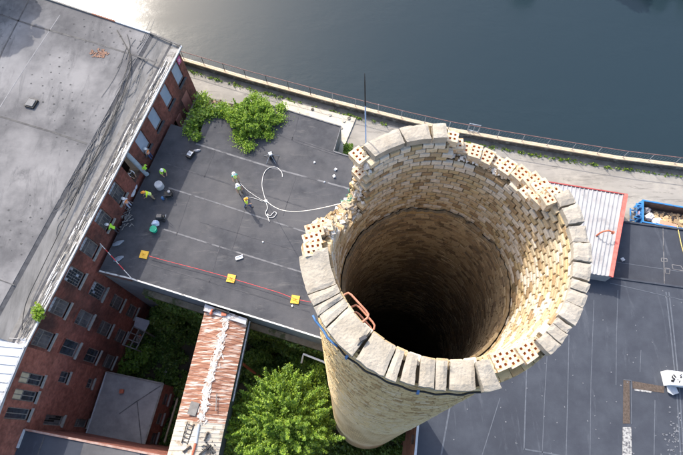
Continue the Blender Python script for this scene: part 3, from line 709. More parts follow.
mb = MB(); mb.tube([P(199, 424, 13.15), P(195.8, 443, 13.1)], .1, 8); tag(mb.build('loose_pipe', mat('blue_grey_pipe', (.4, .45, .5), (.5, .53, .56), 3)), 'pale blue grey pipe lying down ridge of cream boards', 'pipe')
mb = MB(); mb.tube([P(195.6, 443.5, 13.15), P(191.5, 458, 13.1)], .09, 8); tag(mb.build('rusty_pipe', rustred), 'short orange rusty pipe at the end of bridge roof', 'pipe')
for (a, b_, lb) in (((208.5, 432), (204.5, 441), 'short dark timber beside the pale pipe on bridge roof'), ((191, 446), (183, 452), 'dark timber leaning below foot of ladder on bridge roof'), ((199, 455), (211, 445), 'bent dark timber among scraps at end of bridge roof')):
    mb = MB(); mb.bar(P(*a, 13.08), P(*b_, 13.08), .12, .1); mb.bar(P(a[0]+.4, a[1]+1, 13.16), P(a[0]-2.2, a[1]+2.2, 13.16), .05, .05); tag(mb.build('timber', black), lb, 'timber')
mb = MB()
for i in range(40):
    p = P(209+random.gauss(0, 3.5), 449+random.gauss(0, 3), 13.05); mb.box(p, (random.uniform(.05, .25), .05, .04), rz=random.uniform(0, 3))
stuff(tag(mb.build('scrap', black), 'scattered dark scraps on the cream end of bridge roof', 'scraps'))
mb = MB(); mb.tube([P(212, 311.5, 13.2), P(216, 308.5, 13.35), P(222, 310.5, 13.35), P(229, 313, 13.3)], .1, 8); tag(mb.build('flue_elbow', black), 'black bent pipe across top end of the rusted bridge roof', 'pipe')
mb = MB(); mb.tube([P(210.5, 314.5, 13.1), P(213, 309.5, 13.25)], .12, 8); mb.box(P(224, 314, 13.2), (.4, .3, .2)); tag(mb.build('vent_box', rustred), 'small rusty box vent where bridge roof meets the flat roof', 'vent')
# ------------------------------------------------------------------ right hand buildings
RB = empty('dark_roof_building', P(520, 400, 0), 'large dark blue grey flat roof right of the chimney', 'building')
o0 = RB.location.copy(); ZR = 14.0
tl = Vector((6.75, 14.5, ZR)); e_ = (P(683, 287, ZR)-P(596, 275, ZR)).normalized(); s_ = (P(415, 458, ZR)-tl).normalized()
q = [tl-o0, tl+e_*45-o0, tl+e_*45+s_*40-o0, tl+s_*40-o0]
BRr = brickmat('orange_brick', (.3, .11, .06), (.36, .15, .09), (.22, .16, .12), .22, .075, .012, soot=(.16, .07, .045), sscale=.6)
MB().prism(q, ZR-.4, 0).build('roof', membrane_r, RB)
q2 = [p+Vector((0, 0, -.4)) for p in q]
# west wall with broken openings, other walls plain
nW = Vector((s_.y, -s_.x, 0)); nW = nW if nW.x < 0 else -nW
wo = [(12.6, 13.3, 10.6, 12.6), (13.9, 14.6, 10.2, 12.4), (16.4, 17.5, 10.6, 12.6), (19, 20.2, 10.6, 12.6)]
wall('wall', RB, tl-o0, s_, nW, 0, 40, 0, ZR-.4, wo, BRr, .3)
for a in wo[2:]: window(RB, tl-o0, s_, nW, *a, 'dark')
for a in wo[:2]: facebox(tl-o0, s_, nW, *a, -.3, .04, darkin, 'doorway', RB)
nN = Vector((-e_.y, e_.x, 0)); nN = nN if nN.y > 0 else -nN
wall('wall', RB, tl-o0, e_, nN, 0, 45, 0, ZR-.4, [], BRr)
MB().bar(q[0]+Vector((0, 0, .03)), q[3]+Vector((0, 0, .03)), .16, .1).build('roof_edging', lightmetal, RB)
MB().bar(q[0]+Vector((0, 0, .03)), q[1]+Vector((0, 0, .03)), .14, .1).build('roof_edging', membrane_r, RB)
seam_b = mat('blue_seam', (.075, .085, .105), (.11, .125, .15), 3)
for pts, w, m_ in (([(527, 350), (526.7, 366), (524, 450)], .09, seam_b), ([(548, 340), (544.5, 400), (542, 460)], .05, seam_b), ([(569, 335), (567.6, 400), (566, 460)], .06, seam_b), ([(594, 300), (592.7, 335), (591, 380), (590, 460)], .05, seam_b),
        ([(618, 290), (616.5, 335), (616, 385)], .05, seam_b), ([(641, 350), (640, 372)], .04, seam_b), ([(524, 449), (550, 453.5), (580, 460)], .1, seam_b), ([(454, 384), (440, 462)], .12, seam_b), ([(500, 398), (480, 462)], .06, seam_b),
        ([(666, 292), (671, 335), (677, 395), (681, 460)], .09, seam_b), ([(669, 292), (674, 335), (680, 395), (684, 460)], .09, seam_b), ([(610, 283), (683, 300)], .05, seam_b), ([(655, 400), (654, 460)], .06, seam_b)):
    strip(pts, w, m_, z=ZR, o=o0, parent=RB, dz=.008)
brownp = mat('brown_gravel_patch', (.06, .045, .035), (.11, .085, .07), 8, .95, .5)
mottl = mat('peeled_white_patch', (.09, .09, .1), (.36, .36, .35), 6, .85, .2, contrast=(.4, .55))
for pts, m_ in (([(623.5, 380), (629.5, 380), (630, 423.5), (623, 423.5)], brownp), ([(622.8, 427), (631.3, 427), (632, 465), (622.5, 465)], mottl), ([(632.5, 381), (664.5, 386.5), (664, 393), (632.8, 388.5)], brownp),
        ([(634, 388.6), (652, 391), (651, 393), (634.5, 390.4)], mottl)):
    pp = [P(x, y, ZR+.02)-o0 for x, y in pts]; MB().prism(pp, [p.z-.03 for p in pp]).build('roof_patch', m_, RB)
for pts in ([(623.5, 379.5), (631.5, 380.5), (631.5, 424)],): strip(pts, .05, seam_b, z=ZR, o=o0, parent=RB, dz=.03)
for i in range(70):
    x, y = random.uniform(440, 690), random.uniform(300, 470)
pb = MB()
for i in range(70):
    x, y = random.uniform(445, 690), random.uniform(290, 470)
    pb.box(P(x, y, ZR+.01)-o0, (random.uniform(.04, .1), random.uniform(.04, .09), .03), rz=random.uniform(0, 3))
for i in range(60):
    pb.box(P(random.gauss(674, 7), random.gauss(438, 13), ZR+.01)-o0, (random.uniform(.03, .16), random.uniform(.03, .12), .04), rz=random.uniform(0, 3))
stuff(pb.build('roof_specks', mat('pale_specks', (.1, .11, .13), (.2, .21, .23), 5), RB))
# white tarp covered unit
UT = empty('rooftop_unit', P(674, 378, ZR), 'white sheeted box unit with torn black markings on dark roof at right edge', 'rooftop unit')
o1 = UT.location.copy(); zt = 14.9
q = [P(x, y, zt)-o1 for x, y in ((667, 370), (697, 373.5), (698, 387), (670.5, 384.5))]
MB().prism(q, 0).build('casing', white, UT)
for i in range(9):
    p = P(random.uniform(672, 683), random.uniform(374.5, 382), zt+.02)-o1; MB().box(p, (random.uniform(.08, .3), random.uniform(.04, .12), .02), rz=random.uniform(0, 3)).build('torn_patch', black, UT)
q = [P(x, y, 14.25)-o1 for x, y in ((667, 386), (676, 387), (679, 393), (673, 395), (668, 392))]; MB().prism(q, [p.z-.06 for p in q]).build('sheet_flap', mat('pale_sheet', (.35, .37, .4), (.5, .52, .55), 3), UT)

SR = empty('small_dark_roof_building', P(650, 250, 0), 'small dark flat roof between red trimmed metal roof and dumpster', 'building')
o0 = SR.location.copy(); ZS = 12.7
q = [P(x, y, ZS)-o0 for x, y in ((616, 220.5), (625, 222), (683, 229.5), (760, 239), (760, 330), (600, 310))]
MB().prism(q, 0, 0, 1).build('roof_block', [membrane_r, BRr], SR)
strip([(663, 227), (664.5, 285)], .07, seam_m, z=ZS, o=o0, parent=SR); strip([(616, 262), (683, 272)], .05, seam_b, z=ZS, o=o0, parent=SR); strip([(622, 221.5), (683, 229.5), (760, 239)], .14, membrane_r, z=ZS, o=o0, parent=SR, t=.12, dz=.04, name='roof_edging')
for pts in ([(661.3, 258), (667, 258.6), (667.2, 261.8), (661.5, 261.4), (661.3, 258)], [(665, 268), (670, 268.8), (669.5, 274), (665.6, 273), (665, 268)], [(672, 264.5), (681, 266), (684, 271), (673, 269), (672, 264.5)]):
    strip(pts, .06, seam_m, z=ZS, o=o0, parent=SR, name='patch_outline', dz=.01)
tag(cable([(677.5, 226), (679.5, 236), (682.5, 249), (687, 262)], ZS+.05, .035, mat('yellow_rope', (.55, .42, .12), (.6, .48, .2), 5), 'yellow rope trailing down small dark roof below the dumpster', 'rope'), None, 'rope')
mb = MB(); p = P(622.5, 259.5, ZS+.08); mb.box(p, (.28, .28, .14), rz=.5); mb.box(p+Vector((.05, -.05, .1)), (.16, .16, .06), rz=.5); tag(mb.build('vent_box', lightmetal), 'tiny pale square vent beside red trim of the metal roof', 'vent')

MR = empty('metal_roof_building', P(590, 230, 0), 'building with white ribbed metal roof and red trim', 'building')
o0 = MR.location.copy()
zN, zS_ = 13.3, 15.2
c = [P(500, 174.5, zN)-o0, P(627, 195, zN)-o0, P(612, 277, zS_)-o0, P(490, 258, zS_)-o0]
ribbed = mat('white_ribbed_metal', (.3, .3, .31), (.38, .38, .385), .8, .55, c3=(.26, .26, .27), s3=.5)
MB().prism([p for p in c], 0, 0, 1).build('roof_block', [ribbed, mat('grey_siding', (.2, .2, .21), (.26, .26, .27), 2)], MR)
NR = 30
for i in range(NR+1):
    t = i/NR; a = c[0].lerp(c[1], t); b_ = c[3].lerp(c[2], t); MB().bar(a+Vector((0, 0, .025)), b_+Vector((0, 0, .045)), .08, .09).build('roof_rib', ribbed, MR)
redt = mat('red_trim', (.55, .1, .08), (.62, .16, .13), 3, .6)
MB().bar(c[1]+Vector((-.12, 0, .08)), c[2]+Vector((-.12, 0, .08)), .3, .12).build('red_trim', redt, MR)
MB().bar(c[0]+Vector((0, 0, .07)), c[1]+Vector((0, 0, .07)), .1, .1).build('red_trim', mat('dark_red_trim', (.3, .05, .05), (.4, .09, .08), 3), MR)
a = P(596, 236, 14.35)
mb = MB(); mb.tube([a-Vector((0, 0, .3)), a+Vector((.05, 0, .7)), a+Vector((.2, .02, .95)), a+Vector((.55, .05, 1.05)), a+Vector((.95, -.05, .95))], .07, 8)
mb.tube([a+Vector((.95, -.05, .98)), a+Vector((.98, -.06, .75))], .12, 8)
tag(mb.build('gooseneck_lamp', rustred), 'red gooseneck pipe lamp standing on white ribbed metal roof', 'lamp')

# dumpster ------------------------------------------------------------------------
DP = empty('dumpster', P(660, 212, Z_PATH), 'open blue roll off dumpster filled with rubbish beside the small dark roof', 'dumpster')
o0 = DP.location.copy(); zt = 12.3; blue = mat('blue_steel', (.03, .17, .42), (.05, .22, .5), 2, .5, c3=(.1, .14, .2), s3=1.5)
d0 = P(642.5, 200.5, zt)-o0; dx = (P(683, 207.5, zt)-P(642.5, 200.5, zt)).normalized(); dy = Vector((dx.y, -dx.x, 0)); dl, dw, dh = 6.6, 2.1, zt-Z_PATH
inn = mat('rusty_steel_inside', (.12, .08, .06), (.22, .15, .12), 2, .8)
def dpt(a, b_, h): return d0+dx*a+dy*b_+Vector((0, 0, h-dh))
def dbox(a0, a1, b0, b1, h0, h1, name, m_):
    return MB().prism([dpt(a0, b0, h1), dpt(a1, b0, h1), dpt(a1, b1, h1), dpt(a0, b1, h1)], dpt(0, 0, h0).z).build(name, m_, DP)
dbox(0, dl, 0, dw, .15, .2, 'floor_plate', inn)
dbox(.02, dl-.02, .01, .06, .2, dh, 'side_wall', inn); dbox(.02, dl-.02, dw-.06, dw-.01, .2, dh, 'side_wall', inn)
dbox(.01, .06, .02, dw-.02, .2, dh, 'end_wall', inn); dbox(dl-.06, dl-.01, .02, dw-.02, .2, dh, 'end_wall', inn)
dbox(-.05, dl+.05, -.05, .07, dh+.002, dh+.1, 'rim', blue); dbox(-.05, dl+.05, dw-.07, dw+.05, dh+.002, dh+.1, 'rim', blue); dbox(-.05, .07, .07, dw-.07, dh+.002, dh+.1, 'rim', blue); dbox(dl-.07, dl+.05, .07, dw-.07, dh+.002, dh+.1, 'rim', blue)
dbox(-.045, .009, -.04, dw+.04, .1, dh, 'end_panel', blue); dbox(.01, dl, -.045, .009, .1, dh, 'side_panel', blue)
for k in range(5):
    b0 = .1+k*.52; dbox(-.2, -.046, b0, b0+.12, .1, dh-.1, 'rib', blue)
for h in (.25, .8, 1.35): dbox(-.5, -.2, .5, .6, h, h+.1, 'hook_bracket', blue); dbox(-.5, -.2, 1.5, 1.6, h, h+.1, 'hook_bracket', blue)
dbox(-.58, -.5, .4, 1.7, .2, .32, 'bumper_bar', blue); dbox(-.58, -.5, .4, 1.7, 1.3, 1.42, 'bumper_bar', blue)
dbox(-.23, -.2, 1.0, 1.35, .9, 1.2, 'label_plate', mat('pink_sticker', (.6, .4, .5), (.65, .5, .58), 3))
for k in range(4): dbox(-.02+1.4*(k+.6), .1+1.4*(k+.6), dw+.0, dw+.12, .2, dh, 'rib', blue)
cb = [mat('cardboard', (.42, .27, .14), (.5, .36, .2), 3), mat('wood_scrap', (.5, .36, .2), (.58, .44, .27), 4), mat('dark_rubbish', (.04, .035, .035), (.1, .08, .07), 5)]
hp = MB()
for i in range(330):
    a_ = random.uniform(.25, dl-.25); b__ = random.uniform(.5, dw-.2); hh = .35+.75*min(1, a_/3)*min(1, (b__)/1.2)*random.uniform(.5, 1)
    p = dpt(a_, b__, hh); mi = 2 if a_ < 1.1 and random.random() < .6 else random.choice((0, 0, 1, 1, 2))
    hp.box(p, (random.uniform(.15, .8), random.uniform(.08, .4), random.uniform(.02, .06)), rz=random.gauss(.3, .6), rx=random.gauss(0, .3), ry=random.gauss(0, .3), mi=mi)
stuff(tag(hp.build('rubbish_heap', cb, loc=o0), 'heap of tan cardboard and splintered wood inside the blue dumpster', 'rubbish'))
def crumple(name, p, sx, sy, sz, m_, label, cat, rz=0, seed=0, sub=3):
    bm = bmesh.new(); bmesh.ops.create_icosphere(bm, subdivisions=sub, radius=1)
    for v in bm.verts:
        n_ = noise.noise(v.co*1.7+Vector((seed, 0, 0)))*.45+noise.noise(v.co*4+Vector((seed, 5, 0)))*.2
        v.co *= 1+n_; v.co.x *= sx; v.co.y *= sy; v.co.z *= sz
        if v.co.z < -sz*.5: v.co.z = -sz*.5
    me = bpy.data.meshes.new(name); bm.to_mesh(me); bm.free(); me.materials.append(m_)
    o = bpy.data.objects.new(name, me); COL.objects.link(o); o.location = p+Vector((0, 0, sz*.5)); o.rotation_euler.z = rz
    return tag(o, label, cat)
bagm = mat('white_sack', (.55, .53, .55), (.72, .7, .7), 4, .6)
crumple('rubbish_sack', dpt(.75, 1.3, .8)+o0, .42, .3, .25, bagm, 'white sack nearest left end of the blue dumpster', 'sack', .4, 1)
crumple('rubbish_sack', dpt(1.5, 1.7, .9)+o0, .5, .32, .25, bagm, 'larger crumpled white sack beside the pink sheet in dumpster', 'sack', -.3, 2)
crumple('rubbish_sack', dpt(.6, .6, .6)+o0, .35, .3, .25, mat('grey_sack', (.2, .19, .2), (.3, .28, .29), 3), 'grey sack in the back left corner of dumpster', 'sack', .2, 4)
mb = MB(); mb.box((0, 0, 0), (1.5, .55, .08), rz=-.35, rx=.15); tag(mb.build('insulation_sheet', mat('pink_sheet', (.6, .27, .17), (.66, .33, .22), 3), loc=dpt(2.2, 1.95, 1.25)+o0), 'salmon coloured sheet lying across front of the dumpster', 'sheet')
mb = MB(); mb.box((0, 0, 0), (1.2, .9, .06), rz=-.1); tag(mb.build('blue_tarp_sheet', mat('pale_blue_tarp', (.3, .42, .5), (.38, .5, .58), 3), loc=dpt(4.6, 1.4, 1.5)+o0), 'pale blue sheet at right of the dumpster load', 'sheet')

# ------------------------------------------------------------------ chimney
CC = Vector((1.42, 2.82, 0)); ZT = 47.46
CHM = empty('brick_chimney', CC, 'tall round tan brick chimney with broken rim seen from above', 'chimney')
KN = [(-180, 47.4), (-178, 47.45), (-80, 47.45), (-76, 47.3), (-52, 47.3), (-50, 47.45), (22, 47.45), (24, 47.3), (27, 47.2), (35, 47.12), (45, 47.02), (60, 46.97), (81, 47.0), (83, 47.3), (85, 47.45), (126, 47.45), (129, 47.25), (131, 46.7), (134, 46.05), (142, 45.95), (152, 46.12), (160, 46.6), (166, 47.0), (170, 47.12), (176, 47.1), (180, 47.4)]
def prof(deg):
    d = (deg+180) % 360-180
    for (a, za), (b_, zb) in zip(KN, KN[1:]):
        if a <= d <= b_: return lerp(za, zb, (d-a)/(b_-a))
    return 47.4
R0, RI = 2.06, 1.75
def bulge(deg, z):
    """the inner face is worn back on the right side near the rim"""
    d = (deg+180) % 360-180
    w = max(0, min(1, (d+75)/45))*max(0, min(1, (40-d)/30))
    return .15*w*max(0, min(1, (z-45.1)/2.3))
def Ro(z): return 3.2+(2.04-3.2)*(z/ZT)+.06*max(0, min(1, (z-46.5)/.6))
def cyl(th, r, z): return Vector((r*math.cos(th), r*math.sin(th), z))
EXT = brickmat('tan_chimney_brick', (.5, .36, .18), (.58, .44, .24), (.3, .21, .11), .22, .13, .014, soot=(.36, .26, .14), sscale=.8, thr=(.45, .7), bump=.5, big=((.9, .12, 1), (.6, .47, .28)))
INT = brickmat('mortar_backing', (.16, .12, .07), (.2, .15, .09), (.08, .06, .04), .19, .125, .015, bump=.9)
LIN = brickmat('sooty_lining', (.4, .32, .21), (.5, .41, .27), (.24, .19, .12), .2, .1, .012, soot=(.26, .2, .13), sscale=1.0, thr=(.4, .65), bump=.9, big=((.8, 3, 1), (.42, .3, .15)))
NT = 180
mb = MB()
zl = [0, 4, 10, 20, 30, 38, 43, 45, 45.8]
for i in range(NT):
    a0, a1 = 2*PI*i/NT, 2*PI*(i+1)/NT; z0t, z1t = prof(math.degrees(a0))-.03, prof(math.degrees(a1))-.03
    lv0 = zl+[z0t]; lv1 = zl+[z1t]
    for k in range(len(lv0)-1):
        za, zb, zc, zd = lv0[k], lv1[k], lv1[k+1], lv0[k+1]
        mb.add([cyl(a0, Ro(za)-.012, za), cyl(a1, Ro(zb)-.012, zb), cyl(a1, Ro(zc)-.012, zc), cyl(a0, Ro(zd)-.012, zd)], [(0, 1, 2, 3)], 0,
               [[(a0*2.5, za), (a1*2.5, zb), (a1*2.5, zc), (a0*2.5, zd)]])
    b0, b1 = bulge(math.degrees(a0), z0t), bulge(math.degrees(a1), z1t)
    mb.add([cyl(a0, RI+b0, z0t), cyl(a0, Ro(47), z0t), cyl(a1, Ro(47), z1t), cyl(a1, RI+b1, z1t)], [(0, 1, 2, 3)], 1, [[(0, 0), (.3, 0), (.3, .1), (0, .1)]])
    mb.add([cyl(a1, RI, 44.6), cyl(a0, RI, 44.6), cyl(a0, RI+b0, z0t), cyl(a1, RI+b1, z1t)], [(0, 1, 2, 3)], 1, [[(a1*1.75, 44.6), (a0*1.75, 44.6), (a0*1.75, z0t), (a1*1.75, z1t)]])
mb.build('shaft', [EXT, INT], CHM)
# lining with ragged top
mb = MB()
def ztop(a): return 45.2+.1*noise.noise(Vector((math.cos(a)*4, math.sin(a)*4, 1)))+.12*noise.noise(Vector((math.cos(a)*13, math.sin(a)*13, 4)))
lr_ = [(0, 1.56), (.6, 1.55), (2, 1.57), (4, 1.6), (6, 1.64), (8.5, 1.68)]
NL = 240
rows = []
for k in range(26):
    row = []
    for i in range(NL):
        a = 2*PI*i/NL; zt_ = ztop(a); f_ = k/25; zz = zt_+(36.2-zt_)*f_**1.3
        r = 1.54+(45.2-zz)*.018+.022*noise.noise(Vector((math.cos(a)*5, math.sin(a)*5, zz*1.3)))+.012*noise.noise(Vector((math.cos(a)*16, math.sin(a)*16, zz*5)))
        row.append(cyl(a, r, zz))
    rows.append(row)
for k in range(25):
    for i in range(NL):
        j = (i+1) % NL; aj = (i+1)*2*PI/NL; ai = i*2*PI/NL
        mb.add([rows[k][j], rows[k][i], rows[k+1][i], rows[k+1][j]], [(0, 1, 2, 3)], 0, [[(aj*1.6, rows[k][j].z), (ai*1.6, rows[k][i].z), (ai*1.6, rows[k+1][i].z), (aj*1.6, rows[k+1][j].z)]])
for i in range(NL):
    j = (i+1) % NL; a, b_ = rows[0][i], rows[0][j]
    ao, bo = cyl(2*PI*i/NL, 1.68, a.z-.02), cyl(2*PI*(i+1)/NL, 1.68, b_.z-.02)
    a1_, b1_ = a*(1.592/Vector((a.x, a.y)).length), b_*(1.592/Vector((b_.x, b_.y)).length); a1_.z = a.z; b1_.z = b_.z
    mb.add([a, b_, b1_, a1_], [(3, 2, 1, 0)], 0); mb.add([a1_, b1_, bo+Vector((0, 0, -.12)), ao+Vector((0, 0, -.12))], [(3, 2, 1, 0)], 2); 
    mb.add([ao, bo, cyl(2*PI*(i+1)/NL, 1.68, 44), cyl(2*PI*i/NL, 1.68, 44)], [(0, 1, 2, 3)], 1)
o = mb.build('lining', [LIN, INT, darkin], CHM, smooth=False)
ls = MB(); lbm = [mat('lining_brick_brown', (.3, .22, .13), (.42, .32, .2), 5, .9, .5, 25, c3=(.16, .12, .075), s3=2.5), mat('lining_brick_dark', (.19, .145, .09), (.28, .21, .14), 5, .9, .5, 25), mat('lining_brick_tan', (.4, .31, .19), (.5, .4, .26), 5, .9, .5, 25, c3=(.2, .15, .1), s3=3)]
def lining_brick(w, h, M, mi):
    v = [(-.012, -w/2, -h/2), (-.012, w/2, -h/2), (-.012, w/2, h/2), (-.012, -w/2, h/2), (.05, -w/2, -h/2), (.05, w/2, -h/2), (.05, w/2, h/2), (.05, -w/2, h/2)]
    v = [(x+random.uniform(-.002, .002), y+random.uniform(-.004, .004), z+random.uniform(-.003, .003)) for x, y, z in v]
    ls.add([M @ Vector(p) for p in v], [(0, 3, 2, 1), (0, 1, 5, 4), (1, 2, 6, 5), (2, 3, 7, 6), (3, 0, 4, 7)], mi)
for row in range(86):
    z = 45.02-.105*row; off = random.random()
    for k in range(50):
        a = 2*PI*(k+off)/50
        if z+.05 > ztop(a)-.01 or random.random() < .02: continue
        g_ = noise.noise(Vector((math.cos(a)*1.6, math.sin(a)*1.6, z*.5)))
        mi = 1 if g_ < -.12 and random.random() < .75 else (2 if g_ > .18 and random.random() < .6 else random.choice((0, 0, 1, 2)))
        r = 1.54+(45.2-z)*.018+.022*noise.noise(Vector((math.cos(a)*5, math.sin(a)*5, z*1.3)))+.012*noise.noise(Vector((math.cos(a)*16, math.sin(a)*16, z*5)))
        lining_brick(2*PI*r/50-random.uniform(.008, .02), .095, Matrix.Translation(cyl(a, r-.004, z)) @ Matrix.Rotation(a, 4, 'Z'), mi)
stuff(ls.build('lining_brick_courses', lbm, CHM))
# lower throat: ledge ring, wider shaft, floor
mb = MB(); prof2 = [(36.3, 1.72), (36.1, 1.69), (35.9, 1.69), (35.6, 1.75), (30, 1.85), (15, 2.1), (1, 2.4)]
for k in range(len(prof2)-1):
    (z0, r0), (z1, r1) = prof2[k], prof2[k+1]
    for i in range(96):
        a0, a1 = 2*PI*i/96, 2*PI*(i+1)/96
        mb.add([cyl(a1, r0, z0), cyl(a0, r0, z0), cyl(a0, r1, z1), cyl(a1, r1, z1)], [(0, 1, 2, 3)], 0, [[(a1*1.8, z0), (a0*1.8, z0), (a0*1.8, z1), (a1*1.8, z1)]])
mb.add([cyl(2*PI*i/96, 2.4, 1.0) for i in range(96)], [tuple(range(96))])
mb.build('lower_lining', brickmat('black_soot_lining', (.3, .25, .18), (.36, .3, .21), (.22, .18, .13), .25, .12, .012, soot=(.2, .17, .12), sscale=.8), CHM)
# bricks --------------------------------------------------------------------------
bmats = [mat('brick_tan', (.42, .31, .18), (.52, .41, .26), 7, .85, .5, 30, objrand=.18, c3=(.24, .17, .09), s3=5), mat('brick_buff', (.48, .39, .26), (.59, .5, .35), 8, .85, .5, 30, objrand=.15, c3=(.3, .2, .08), s3=4),
         mat('brick_whitewashed', (.54, .47, .37), (.68, .61, .5), 9, .85, .5, 30, objrand=.1, c3=(.4, .31, .19), s3=6), mat('brick_brown', (.26, .18, .1), (.34, .24, .13), 7, .9, .5, 30, objrand=.2),
         mat('brick_ochre', (.42, .32, .17), (.52, .41, .24), 6, .85, .5, 30, objrand=.15, c3=(.2, .15, .08), s3=4)]
def brick_verts(w, h, d, rng):
    """front face towards -x (chimney axis), small chamfer, jittered corners"""
    c_ = .010; j = lambda: rng.uniform(-.004, .004)
    fr = [(-d/2, y*(w/2-c_)+j(), z*(h/2-c_)+j()) for y, z in ((-1, -1), (1, -1), (1, 1), (-1, 1))]
    md = [(-d/2+c_, y*w/2+j(), z*h/2+j()) for y, z in ((-1, -1), (1, -1), (1, 1), (-1, 1))]
    bk = [(d/2, y*w/2, z*h/2) for y, z in ((-1, -1), (1, -1), (1, 1), (-1, 1))]
    v = fr+md+bk; f = [(0, 3, 2, 1)]
    for k in range(4):
        n_ = (k+1) % 4; f += [(k, n_, 4+n_, 4+k), (4+k, 4+n_, 8+n_, 8+k)]
    f.append((8, 9, 10, 11)); return v, f
bvars = []
for mi in range(5):
    for k in range(4):
        v, f = brick_verts(random.uniform(.172, .182), random.uniform(.106, .113), .15, random); b_ = MB(); b_.add(v, f); bvars.append((mi, b_.mesh('brick', bmats[mi])))
def pick(deg, row):
    """whitewash in patches, added on the right to paint in sunlight; more ochre lower"""
    wv = .12+.34*max(0, noise.noise(Vector((math.cos(math.radians(deg))*1.3, math.sin(math.radians(deg))*1.3, row*.11)))+.25)
    if -60 < deg < 50: wv += .14  # sunlit right side is painted paler by extra white bricks
    r = random.random()
    if r < wv: return 2
    return random.choice((0, 0, 1, 1, 4, 3 if random.random() < .6 else 0) if row < 15 else (0, 4, 4, 1, 3, 3))
NBK = 57; HC = .125; placed = []
for row in range(19):
    z = 47.39-HC*row; off = (row % 2)*.5+random.gauss(0, .05)
    for k in range(NBK):
        deg = ((k+off)/NBK*360) % 360; d180 = (deg+180) % 360-180
        if z+HC/2 > prof(d180)+.035: continue
        if random.random() < .006 and row < 12: continue
        placed.append((row, d180, z))
placed.sort(key=lambda t: (t[0]))
cap = 300; st = MB()
for n_, (row, dg, z) in enumerate(placed):
    a = math.radians(dg); r = 1.715+.075+random.gauss(0, .0035)+bulge(dg, z)-.1*row/18; mi = pick(dg, row)
    M = Matrix.Translation(cyl(a, r, z+random.gauss(0, .003))) @ Matrix.Rotation(a+random.gauss(0, .01), 4, 'Z') @ Matrix.Rotation(random.gauss(0, .008), 4, 'X')
    if n_ < cap:
        me = random.choice([b_ for m__, b_ in bvars if m__ == mi]); link(me, 'brick', CHM, M)
    else:
        v, f = brick_verts(random.uniform(.170, .182), random.uniform(.102, .113), .15, random)
        st.add([M @ Vector(p) for p in v], f, mi)
bm5 = []
for i, b_ in enumerate(bmats):
    c_ = b_.copy(); c_.name = b_.name+'_course'; bm5.append(c_)
stuff(st.build('brick_courses', bm5, CHM))
# outer face bricks near the top
st = MB(); ob = [mat('outer_brick_tan', (.48, .35, .17), (.58, .45, .24), 6, .85, .5, 25, c3=(.28, .2, .1), s3=3), mat('outer_brick_pale', (.5, .39, .22), (.58, .47, .3), 6, .85, .4, 25), mat('outer_brick_brown', (.33, .22, .1), (.4, .28, .13), 6, .85, .4, 25)]
for row in range(120):
    z = 47.36-.128*row; off = (row % 2)*.5+random.gauss(0, .06); nb_ = 70
    for k in range(nb_):
        dg = ((k+off)/nb_*360+180) % 360-180
        if z+.06 > prof(dg)+.03 or (row > 30 and -30 < dg < 150): continue
        a = math.radians(dg); r = Ro(z)-.06+random.gauss(0, .006)
        if random.random() < .02: continue
        M = Matrix.Translation(cyl(a, r, z)) @ Matrix.Rotation(a+PI, 4, 'Z')
        v, f = brick_verts(2*PI*Ro(z)/nb_-.012, .116, .14, random); st.add([M @ Vector(p) for p in v], f, random.choice((0, 0, 0, 1, 2) if row < 60 else (0, 0, 1, 1)))
stuff(st.build('outer_brick_courses', ob, CHM))
# perforated bricks ---------------------------------------------------------------
pm = mat('pale_perforated_brick', (.5, .4, .28), (.64, .55, .43), 6, .85, .4, 30, objrand=.2, c3=(.45, .3, .16), s3=9, thr3=(.5, .6)); hm = mat('lit_orange_hole', (.62, .3, .11), (.7, .38, .16), 8, .9)  # orange glow of the lit holes is put into their separate colour
def perf_mesh(w, d, h, nx, ny):
    mb = MB(); xs = [0]; ys = [0]
    for i in range(nx): g = 1/(nx*2.1+1.1); xs += [xs[-1]+g*1.1, xs[-1]+g*2.1]
    xs.append(1)
    for i in range(ny): g = 1/(ny*2.1+1.1); ys += [ys[-1]+g*1.1, ys[-1]+g*2.1]
    ys.append(1)
    X_ = [(x-.5)*d for x in xs]; Y_ = [(y-.5)*w for y in ys]
    for i in range(len(X_)-1):
        for j in range(len(Y_)-1):
            x0, x1, y0, y1 = X_[i], X_[i+1], Y_[j], Y_[j+1]
            if i % 2 and j % 2:
                zb = h*.22; t = [Vector((x0, y0, h/2)), Vector((x1, y0, h/2)), Vector((x1, y1, h/2)), Vector((x0, y1, h/2))]; bt = [Vector((p.x, p.y, zb)) for p in t]
                mb.add(t+bt, [(4, 5, 1, 0)[::-1], (5, 6, 2, 1)[::-1], (6, 7, 3, 2)[::-1], (7, 4, 0, 3)[::-1], (4, 5, 6, 7)], 1)
            else: mb.add([(x0, y0, h/2), (x1, y0, h/2), (x1, y1, h/2), (x0, y1, h/2)], [(0, 1, 2, 3)])
    v = [(x*d/2, y*w/2, z*h/2) for x in (-1, 1) for y in (-1, 1) for z in (-1, 1)]
    mb.add(v, [(0, 1, 3, 2), (4, 6, 7, 5), (0, 4, 5, 1), (2, 3, 7, 6)][0:3]+[(2, 3, 7, 6)]); mb.add(v, [(0, 2, 6, 4)])
    return mb.mesh('perforated_brick', [pm, hm])
PM = [perf_mesh(.2, .3, .17, 3, 2), perf_mesh(.2, .22, .17, 2, 2), perf_mesh(.24, .3, .16, 3, 3), perf_mesh(.19, .28, .17, 3, 2)]
PM = [perf_mesh(.2, .27, .17, 3, 2), perf_mesh(.19, .2, .17, 2, 2), perf_mesh(.22, .28, .16, 3, 2), perf_mesh(.21, .27, .17, 3, 2)]
